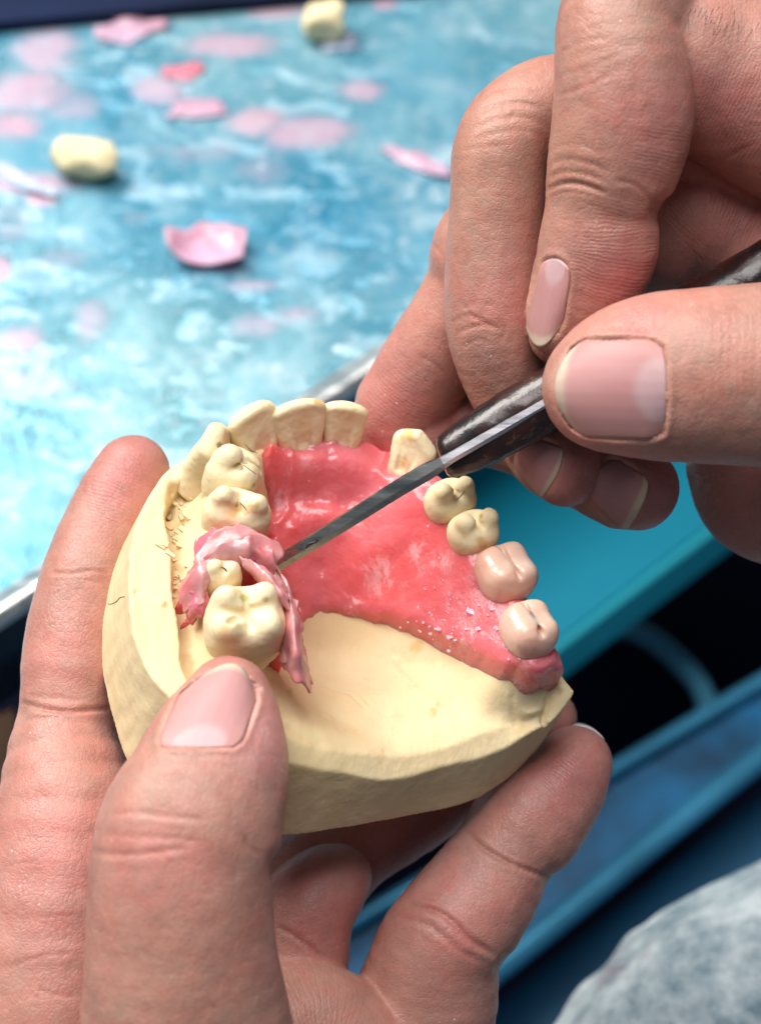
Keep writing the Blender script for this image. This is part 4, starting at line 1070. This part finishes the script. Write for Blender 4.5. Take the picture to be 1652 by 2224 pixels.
# ================================================================== the tray and what lies on it
UP = np.array([0, cos(PITCH), sin(PITCH)])
TO = P(100, 1250, -10.5)
def G(px, py, h=0.0): return hit_plane(px, py, TO+h*UP, UP)
def near_y(x): return 1330-0.656*x
def mat_tray():
    m = Mat('smeared_tray_steel')
    film = m.attr('Film'); sp = m.n('ShaderNodeSeparateColor'); m.lk(film, sp.inputs[0])
    big = m.noise(9, 3, 0.5)
    c = m.mix(m.ramp(big, [(0.35, 0.0), (0.65, 1.0)]), (0.035, 0.28, 0.46), (0.20, 0.46, 0.53))
    sm1 = m.ramp(m.noise(42, 8, 0.66, 0.5, co=m.stretch((1, 0.7, 1), (0, 0, 0.5))), [(0.42, 0.0), (0.62, 0.6)])
    sm2 = m.ramp(m.noise(105, 8, 0.70, 0.8, co=m.stretch((0.7, 1.2, 1), (0, 0, -0.4))), [(0.50, 0.0), (0.64, 0.65)])
    sm3 = m.ramp(m.noise(240, 6, 0.7, 0.3), [(0.52, 0.0), (0.62, 0.6)])
    gate = m.ramp(m.noise(18, 4, 0.6, 0.6), [(0.34, 0.2), (0.56, 1.0)])
    dots = m.ramp(m.voro(95), [(0.07, 0.9), (0.12, 0.0)])
    c = m.mix(m.math('MULTIPLY', sm1, gate), c, (0.32, 0.55, 0.62)); c = m.mix(m.math('MULTIPLY', sm2, gate), c, (0.58, 0.68, 0.73)); c = m.mix(m.math('MULTIPLY', sm3, gate), c, (0.42, 0.58, 0.65))
    edge = m.ramp(m.math('ADD', sp.outputs[0], m.math('MULTIPLY', m.math('SUBTRACT', m.noise(110, 6, 0.65, 0.5), 0.5), 1.0)), [(0.22, 0.0), (0.72, 0.8)])
    pinkc = m.mix(sp.outputs[1], (0.50, 0.38, 0.50), (0.64, 0.29, 0.37))
    c = m.mix(edge, c, m.mix(m.ramp(m.noise(150, 4), [(0.4, 0.0), (0.7, 0.6)]), pinkc, (0.58, 0.52, 0.60)))
    c = m.mix(m.math('MULTIPLY', dots, m.math('MULTIPLY', gate, 0.6)), c, (0.8, 0.86, 0.9))
    m.color(c); sm = m.math('MAXIMUM', m.math('MAXIMUM', sm1, sm2), edge)
    scr = m.noise(700, 3, 0.6, co=m.stretch((1, 0.06, 1), (0, 0, 0.8)))
    m.set(Metallic=0.45, Specular_IOR_Level=0.5); m.rough(m.mix(sm, (0.26,)*3, (0.52,)*3))
    m.bump([(sm, 0.3, 0.0007), (scr, 0.15, 0.0003)])
    return m.m
TRAY = thing('work_tray', 'blue steel work tray smeared with plaster and wax residue', 'tray', G(300, 600))
MTRAY = mat_tray(); MRIM = mat_steel('tray_rim_steel', (0.86, 0.88, 0.86), 0.34)
def far_y(x): return 40-0.09*x
nl, nr_, fl, fr = G(-700, near_y(-700)), G(1900, near_y(1900)), G(-700, far_y(-700)), G(1900, far_y(1900)+0)
if np.dot(np.cross(nr_-nl, fr-nl), UP) < 0: pass
N_ = 260
rows = [nl+(nr_-nl)*t for t in np.linspace(0, 1, N_)]; rows2 = [fl+(fr-fl)*t for t in np.linspace(0, 1, N_)]
Vt = np.array([[a+(b-a)*u for u in np.linspace(0, 1, N_)] for a, b in zip(rows, rows2)]).reshape(-1, 3)
idx = np.arange(N_*N_).reshape(N_, N_)
qt = np.stack([idx[:-1, :-1], idx[1:, :-1], idx[1:, 1:], idx[:-1, 1:]], -1).reshape(-1, 4)
Vt = Vt+UP*(0.03*fbm(Vt*0.4, 2, 5))[:, None]
fx, fy = PX(Vt); film = np.zeros(len(Vt)); hue = np.zeros(len(Vt))
for sx, sy, rx, ry, a, hu in [(98,105,80,62,0.8,0.25),(60,195,100,52,0.8,0.35),(30,272,66,36,0.8,0.8),(160,230,70,44,0.5,0.1),(500,98,120,30,0.8,0.5),(345,196,62,34,0.8,0.2),(560,266,74,34,0.8,0.7),(665,288,110,40,0.85,0.4),(786,196,58,26,0.8,0.4),
        (600,22,74,26,0.8,0.6),(60,398,110,28,0.8,0.6),(90,432,44,20,0.8,0.8),(45,735,70,36,0.6,0.3),(20,480,60,60,0.4,0.2),(200,690,44,60,0.6,0.1),(70,840,110,34,0.5,0.1),(560,706,60,34,0.6,0.0),(0,585,26,32,0.9,0.9),(430,330,120,30,0.4,0.1),(560,372,70,40,0.5,0.1),(835,8,34,16,0.8,0.6),(300,470,60,26,0.3,0.1),(540,620,90,16,0.5,0.0),(640,680,60,20,0.6,0.0),(130,560,80,30,0.35,0.1)]:
    g_ = a*np.exp(-(((fx-sx)/rx)**2+((fy-sy)/ry)**2)**1.5); hue = np.where(g_ > film, hu, hue); film = np.maximum(film, g_)
link_mesh('tray_floor', Vt, qt, MTRAY, TRAY, cols=np.stack([film, hue, film*0], 1), colname='Film')
outw = unit(np.cross(nr_-nl, UP))
if np.dot(outw, G(1200, 1500)-nl) < 0: outw = -outw
edge = np.array([nl+(nr_-nl)*t for t in np.linspace(0, 1, 40)])
prof = [(-0.50, -0.02), (-0.24, 0.05), (-0.10, 0.18), (0.02, 0.30), (0.14, 0.34), (0.24, 0.28), (0.30, 0.12), (0.30, -0.10)]
V = np.array([[e+outw*a+UP*b for a, b in prof] for e in edge]); k = len(prof); idx = np.arange(len(edge)*k).reshape(-1, k)
link_mesh('rolled_rim', V.reshape(-1, 3), np.stack([idx[:-1, :-1], idx[1:, :-1], idx[1:, 1:], idx[:-1, 1:]], -1).reshape(-1, 4), MRIM, TRAY)
MSHADE = mat_plain('tray_side_shade', (0.012, 0.016, 0.03), 0.35, 0, 0.4, 30)  # near-black colour puts the shadow below the rim into the tray side
V = np.array([[e+outw*a+UP*b for a, b in [(0.29, -0.06), (0.33, -0.6), (0.2, -2.6), (-1.5, -2.8)]] for e in edge]); idx = np.arange(len(edge)*4).reshape(-1, 4)
link_mesh('tray_side', V.reshape(-1, 3), np.stack([idx[:-1, :-1], idx[1:, :-1], idx[1:, 1:], idx[:-1, 1:]], -1).reshape(-1, 4), MSHADE, TRAY)
# dark strip beyond the far edge
def slab_px(name, pxs, h, thick, mat, label=None, cat=None, kind=None, parent=None, bevel=0.0):
    t = np.array([G(x, y, h) for x, y in pxs]); b = t-UP*thick; n = len(t)
    if np.dot(np.cross(t[1]-t[0], t[2]-t[1]), UP) < 0: t, b = t[::-1], b[::-1]
    q = [tuple(range(n)), tuple(range(2*n-1, n-1, -1))]+[(i, i+n, (i+1) % n+n, (i+1) % n) for i in range(n)]
    o = link_mesh(name, np.vstack([t, b]), q, mat, parent, smooth=False)
    if bevel:
        md = o.modifiers.new('bevel', 'BEVEL'); md.width = bevel*0.01; md.segments = 3
    if label: tag(o, label, cat)
    if kind: o['kind'] = kind
    return o
slab_px('bench_strip', [(-700, far_y(-700)+8), (1900, far_y(1900)+8), (1900, -700), (-700, -700)], 0.35, 0.5, mat_plain('navy_rubber', (0.008, 0.016, 0.05), 0.8, 0, 0.5, 20, spec=0.15), 'dark navy rubber strip along the far edge of the steel tray', 'strip')

def chip(name, px, py, wpx, hpx, ang, mat, label, cat, group=None, curl=0.3, thick=0.08, seed=1, lift=0.02, rough=0.30):
    """curved flake lying on the tray, irregular outline"""
    c = G(px, py); z = DIST-c[2]; a = wpx/FPX*z/2; b = hpx/FPX*z/2/0.79
    e1 = unit(np.array([1, 0, 0])); e2 = np.cross(UP, e1)
    ca, sa = cos(ang), sin(ang); x_, y_ = ca*e1+sa*e2, -sa*e1+ca*e2
    nr2, na = 7, 40
    V = [np.zeros(3)]
    for i in range(1, nr2+1):
        for j in range(na):
            th_ = 2*pi*j/na
            k = 1+rough*1.6*vnoise(np.array([cos(th_)*1.6+seed*3.3, sin(th_)*1.6, seed]), seed)+rough*0.7*vnoise(np.array([cos(th_)*4+seed, sin(th_)*4, seed]), seed+5)
            V.append(np.array([cos(th_)*k, sin(th_)*k, 0])*i/nr2)
    V = np.array(V)
    hgt = curl*0.6*a*(V[:, 0]**2*0.8+0.4*V[:, 1]**2)+0.10*a*vnoise(V*1.8+seed, seed+2)
    hgt -= hgt.min()
    W = c+V[:, :1]*a*x_+V[:, 1:2]*b*y_+UP*(hgt+thick+lift)[:, None]
    B2 = W-UP*thick
    m = len(W); Q = []
    for j in range(na): Q.append((0, 1+j, 1+(j+1) % na))
    for i in range(nr2-1):
        for j in range(na):
            p0 = 1+i*na; Q.append((p0+j, p0+na+j, p0+na+(j+1) % na, p0+(j+1) % na))
    Q += [tuple(x+m for x in f[::-1]) for f in Q]
    p0 = 1+(nr2-1)*na
    Q += [(p0+j, p0+j+m, p0+(j+1) % na+m, p0+(j+1) % na) for j in range(na)]
    o = link_mesh(name, np.vstack([W, B2]), Q, mat)
    return tag(o, label, cat, group)
MSCRAP = mat_wax('scrap_wax', (0.66, 0.27, 0.34), 0.3, 0.3); MSCRAP2 = mat_wax('scrap_wax_lilac', (0.50, 0.37, 0.47), 0.3, 0.3); MSCRAP3 = mat_wax('scrap_wax_red', (0.80, 0.16, 0.20), 0.5, 0.3)
scraps = [
 (458,548,170,100,-0.15,MSCRAP,'large curled pink wax scrap in the middle of the tray',0.9,0.10,3),
 (278,68,120,52,0.1,MSCRAP,'oval pink wax scrap near the far edge of the tray, upper left',0.2,0.05,4),
 (398,160,70,34,0.3,MSCRAP3,'small deep red wax scrap near the far side of the tray',0.5,0.08,7),
 (425,242,125,48,0.1,MSCRAP,'bright pink wax scrap above the large curled one',0.3,0.06,9),
 (905,358,130,30,-0.5,MSCRAP,'thin pink wax shaving close to the knuckles of the hand with the knife',0.2,0.04,13),
 (52,398,150,30,-0.55,MSCRAP2,'long whitish pink wax shaving below the plaster lump',0.2,0.05,17),
 (735,96,70,36,0.1,MSCRAP2,'pale pink wax scrap lying under the plaster cube',0.1,0.05,21),
]
for (x, y, w, h, a, mt, lb, cu, tk, sd_) in scraps:
    if sd_ != 3: cu, tk, w, h = cu*0.3, 0.02, w*1.12, h*1.15
    chip('wax_scrap', x, y, w, h, a, mt, lb, 'wax scrap', 'wax scraps scattered on the tray', cu, tk, sd_, rough=0.12 if sd_ == 3 else 0.24)
def lump(name, px, py, size, rad, mat, label, cat, seed, boxy=2.2):
    """broken bit of plaster standing on the tray"""
    c = G(px, py); z = DIST-c[2]; k = z/FPX
    a, b, h = size[0]*k/2, size[1]*k/2, size[2]*k/2
    F = Field((-a-0.2, -b-0.2, -h-0.2), (a+0.2, b+0.2, h+0.2), 0.05)
    X, Y, Zq = F.ax[0][:, None, None], F.ax[1][None, :, None], F.ax[2][None, None, :]
    d = ((np.abs(X/a)**boxy+np.abs(Y/b)**boxy+np.abs(Zq/h)**boxy)**(1/boxy)-1)*min(a, b, h)
    p = np.stack(np.broadcast_arrays(X, Y, Zq), -1)
    F.F[:] = d+0.30*fbm(p*1.1+seed, 2, seed)+0.06*fbm(p*4+seed, 2, seed+1)
    v, q = F.mesh(); 
    ca, sa = cos(rad), sin(rad); e1 = np.array([1, 0, 0.]); e2 = np.cross(UP, e1)
    x_, y_ = ca*e1+sa*e2, -sa*e1+ca*e2
    W = c+v[:, :1]*x_+v[:, 1:2]*y_+(v[:, 2:]-v[:, 2].min()+0.03)*UP
    return tag(link_mesh(name, W, q, mat), label, cat)
MPL2 = mat_plaster('plaster_bit', (0.82, 0.72, 0.44), False)
lump('plaster_piece', 200, 375, (140, 84, 74), -0.2, MPL2, 'broken cream plaster lump on the left of the tray', 'plaster', 3)
lump('plaster_piece', 702, 80, (96, 76, 84), 0.1, MPL2, 'cream plaster cube near the far edge of the tray', 'plaster', 9, 3.6)

# ================================================================== below the tray: shelf, drawer, rail and the worker's apron
MTEAL = mat_plain('teal_enamel', (0.004, 0.34, 0.50), 0.4, 0, 0.12, 8); MTEAL2 = mat_plain('teal_edge', (0.02, 0.46, 0.58), 0.4, 0, 0.1, 8)
MNAVY = mat_plain('navy_inside', (0.003, 0.005, 0.016), 0.9, 0, 0.5, 12, spec=0.1); MBLUE = mat_plain('blue_enamel', (0.004, 0.12, 0.27), 0.4, 0, 0.8, 40); MDEEP = mat_plain('deep_blue_enamel', (0.003, 0.13, 0.27), 0.5, 0, 0.3, 14)
MBRIGHT = mat_plain('blue_rail_metal', (0.06, 0.32, 0.52), 0.3, 0.4, 0.35, 30)
SH = thing('lower_shelf', 'smooth teal enamelled shelf below the tray', 'shelf', G(1300, 1200, -9))
slab_px('shelf_board', [(560,1880),(1196,1400),(1560,1122),(2300,560),(1900,300),(300,1500)], -9, 0.6, MTEAL, parent=SH)
slab_px('shelf_edge', [(570,1898),(1214,1412),(1586,1130),(2330,566),(2302,556),(1561,1120),(1197,1398),(556,1882)], -8.9, 1.6, MTEAL2, parent=SH, bevel=0.2)
g = slab_px('floor', [(-1500,3600),(3600,3600),(3600,-800),(-1500,-800)], -26, 0.5, MNAVY); g['kind'] = 'structure'
RAIL = thing('drawer_rail', 'bright blue metal drawer rail running diagonally under the hands', 'rail', G(1450, 1680, -14))
slab_px('rail_top', [(560,2130),(1257,1720),(1651,1486),(2300,1100),(2300,1165),(1651,1640),(1085,2095),(560,2505)], -14, 1.0, MBLUE, parent=RAIL, bevel=0.2)
rp = np.array([G(x, y, -13.8) for x, y in [(560,2510),(1085,2098),(1651,1643),(2300,1150)]])
v, q = frame_sweep(spline(rp, 20), [(0.34*cos(t), 0.34*sin(t)) for t in np.linspace(0, 2*pi, 12, endpoint=False)], up=UP)
link_mesh('rail_lip', v, q, MBRIGHT, RAIL)
rp2 = np.array([G(x, y, -13.7) for x, y in [(560,2125),(1257,1715),(1651,1481),(2300,1095)]])
v, q = frame_sweep(spline(rp2, 20), [(0.22*cos(t), 0.22*sin(t)) for t in np.linspace(0, 2*pi, 12, endpoint=False)], up=UP)
link_mesh('rail_lip', v, q, MBRIGHT, RAIL)
o = slab_px('blue_chest', [(500,2700),(1095,2170),(1651,1725),(2300,1250),(2600,1700),(2200,2300),(1600,2700)], -17, 0.8, MDEEP, 'deep blue chest top between the bright rail and the apron', 'chest')
rg = spline(np.array([G(x, y, -17) for x, y in [(1330,1362),(1368,1366),(1420,1392),(1468,1432),(1515,1485),(1540,1550),(1545,1640)]]), 40)
v, q = frame_sweep(rg, [(0.30*cos(t), 0.30*sin(t)) for t in np.linspace(0, 2*pi, 12, endpoint=False)], up=UP)
tag(link_mesh('pull_handle', v, q, mat_plain('blue_chrome', (0.10, 0.40, 0.58), 0.3, 0.3, 0.4, 20)), 'curved blue metal pull handle in the dark drawer', 'handle')
o = slab_px('wooden_batten', [(-260,1640),(30,1540),(60,1720),(-260,1900)], -9, 1.0, mat_plain('brown_wood', (0.28, 0.15, 0.09), 0.6, 0, 0.3, 40), 'brown wooden batten at the left edge behind the fingers', 'batten')
# apron
def mat_apron():
    m = Mat('stained_apron')
    n = m.noise(75, 7, 0.7, 0.0); n2 = m.noise(28, 5, 0.65, 0.0)
    c = m.mix(m.ramp(n, [(0.35, 0.0), (0.62, 1.0)]), (0.10, 0.18, 0.23), (0.55, 0.63, 0.66))
    c = m.mix(m.ramp(n2, [(0.56, 0.0), (0.68, 0.7)]), c, (0.36, 0.22, 0.24))
    m.color(c); m.set(Roughness=0.85)
    m.bump([(m.noise(900, 3), 0.4, 0.0006), (n, 0.2, 0.002)])
    return m.m
ctrl = [[(1130,2330,-9),(1260,2140,-9.5),(1385,2022,-10),(1520,1938,-10.5),(1700,1850,-11),(1900,1750,-11.5)],
        [(1180,2400,-8),(1320,2170,-7.8),(1440,2060,-8),(1570,1985,-8.2),(1740,1900,-8.5),(1950,1800,-9)],
        [(1250,2500,-7),(1400,2260,-6.6),(1540,2150,-6.6),(1650,2080,-6.8),(1800,2010,-7),(2000,1930,-7)],
        [(1350,2700,-7),(1500,2450,-6.4),(1640,2330,-6.2),(1760,2250,-6.2),(1900,2180,-6.5),(2100,2100,-6.5)],
        [(1450,2900,-9),(1600,2700,-8),(1760,2600,-8),(1860,2500,-8),(2000,2400,-8),(2200,2300,-8)]]
C = np.array([[P(*p) for p in r] for r in ctrl])
A_ = np.array([spline(r, 60) for r in C]); Bq = np.array([spline(A_[:, i], 60) for i in range(A_.shape[1])])
n0, n1 = Bq.shape[:2]; v = Bq.reshape(-1, 3); idx = np.arange(n0*n1).reshape(n0, n1)
q = np.stack([idx[:-1, :-1], idx[:-1, 1:], idx[1:, 1:], idx[1:, :-1]], -1).reshape(-1, 4)
nr = normals(v, q)
if nr[:, 2].mean() < 0: q = q[:, ::-1]; nr = -nr
v = v+nr*(0.30*fbm(v*np.array([0.5, 1.1, 0.5]), 3, 61))[:, None]
nr = normals(v, q); m = len(v)
V = np.vstack([v, v-nr*0.12]); b = np.concatenate([idx[0, :], idx[1:, -1], idx[-1, -2::-1], idx[-2:0:-1, 0]]); b2 = np.roll(b, -1)
tag(link_mesh('apron', V, np.vstack([q, q[:, ::-1]+m, np.stack([b, b2, b2+m, b+m], 1)]), mat_apron()), 'stained grey blue cloth apron in the lower right corner', 'apron')

# ================================================================== pencil lines, cracks and chips on the plaster (found by looking along the lens)
bpy.context.view_layer.update()
from mathutils import Vector
DG = bpy.context.evaluated_depsgraph_get()
camw = Vector(to_world(np.array([0, 0, DIST])))
def look(px, py, want):
    tgt = Vector(to_world(P(px, py, 0))); d = (tgt-camw).normalized()
    ok, hit, nrm, _, ob, _ = SC.ray_cast(DG, camw, d)
    if not ok or (ob.parent or ob) != want: return None
    w = np.array(hit+nrm*0.00004); w[2] -= LIFT
    return (w/0.01) @ ROT
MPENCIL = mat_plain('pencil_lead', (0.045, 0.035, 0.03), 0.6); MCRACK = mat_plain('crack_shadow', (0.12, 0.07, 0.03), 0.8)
def mark(name, pts, rpx, mat, want=None):
    want = want or CAST
    line = spline(np.array(pts, float), 18)
    hits = [look(x, y, want) for x, y in line]; hits = [h for h in hits if h is not None]
    if len(hits) < 3: return
    h = np.array(hits); r = rpx/PXCM
    n = len(h)
    v, q = frame_sweep(h, lambda t: [(r*s*(0.35+0.65*sin(pi*min(max(t, 0.02), 0.98))), r*0.35*u) for s, u in ((-1, 0), (0, 1), (1, 0), (0, -1))])
    link_mesh(name, v, q, mat, want)
mark('pencil_line', [(480,1232),(488,1236),(494,1242)], 2.0, MPENCIL)
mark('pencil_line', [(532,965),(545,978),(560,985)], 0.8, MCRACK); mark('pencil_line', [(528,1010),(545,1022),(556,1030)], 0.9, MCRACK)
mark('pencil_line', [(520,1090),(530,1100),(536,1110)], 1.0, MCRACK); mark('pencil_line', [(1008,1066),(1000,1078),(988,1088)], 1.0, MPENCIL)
mark('crack', [(222,1305),(238,1312),(252,1308),(262,1298),(272,1296)], 1.2, MCRACK)
def hairs(hand, spots, mat, seed):
    r = np.random.RandomState(seed); V, Q, n = [], [], 0
    for (x, y, dx, dy) in spots:
        h = look(x, y, hand)
        if h is None: continue
        L = r.uniform(0.25, 0.5); d = unit(np.array([dx, dy, 0.35]))
        pts = np.array([h+d*L*t+np.array([0, -0.10, -0.06])*L*t*t for t in np.linspace(0, 1, 6)])
        v, q = frame_sweep(pts, lambda t: [(0.0032*(1.05-t)*a, 0.0032*(1.05-t)*b) for a, b in ((1, 0), (-0.5, 0.87), (-0.5, -0.87))])
        V.append(v); Q += [tuple(i+n for i in f) for f in q]; n += len(v)
    if V:
        o = link_mesh('hair', np.vstack(V), Q, mat, hand); o['kind'] = 'stuff'
r = np.random.RandomState(3)
MHAIR = mat_plain('dark_hair', (0.02, 0.014, 0.01), 0.5)
hairs(HAND_R, [(r.uniform(1490, 1650), r.uniform(4, 70), -0.3+r.normal()*0.15, -0.9) for _ in range(22)], MHAIR, 5)
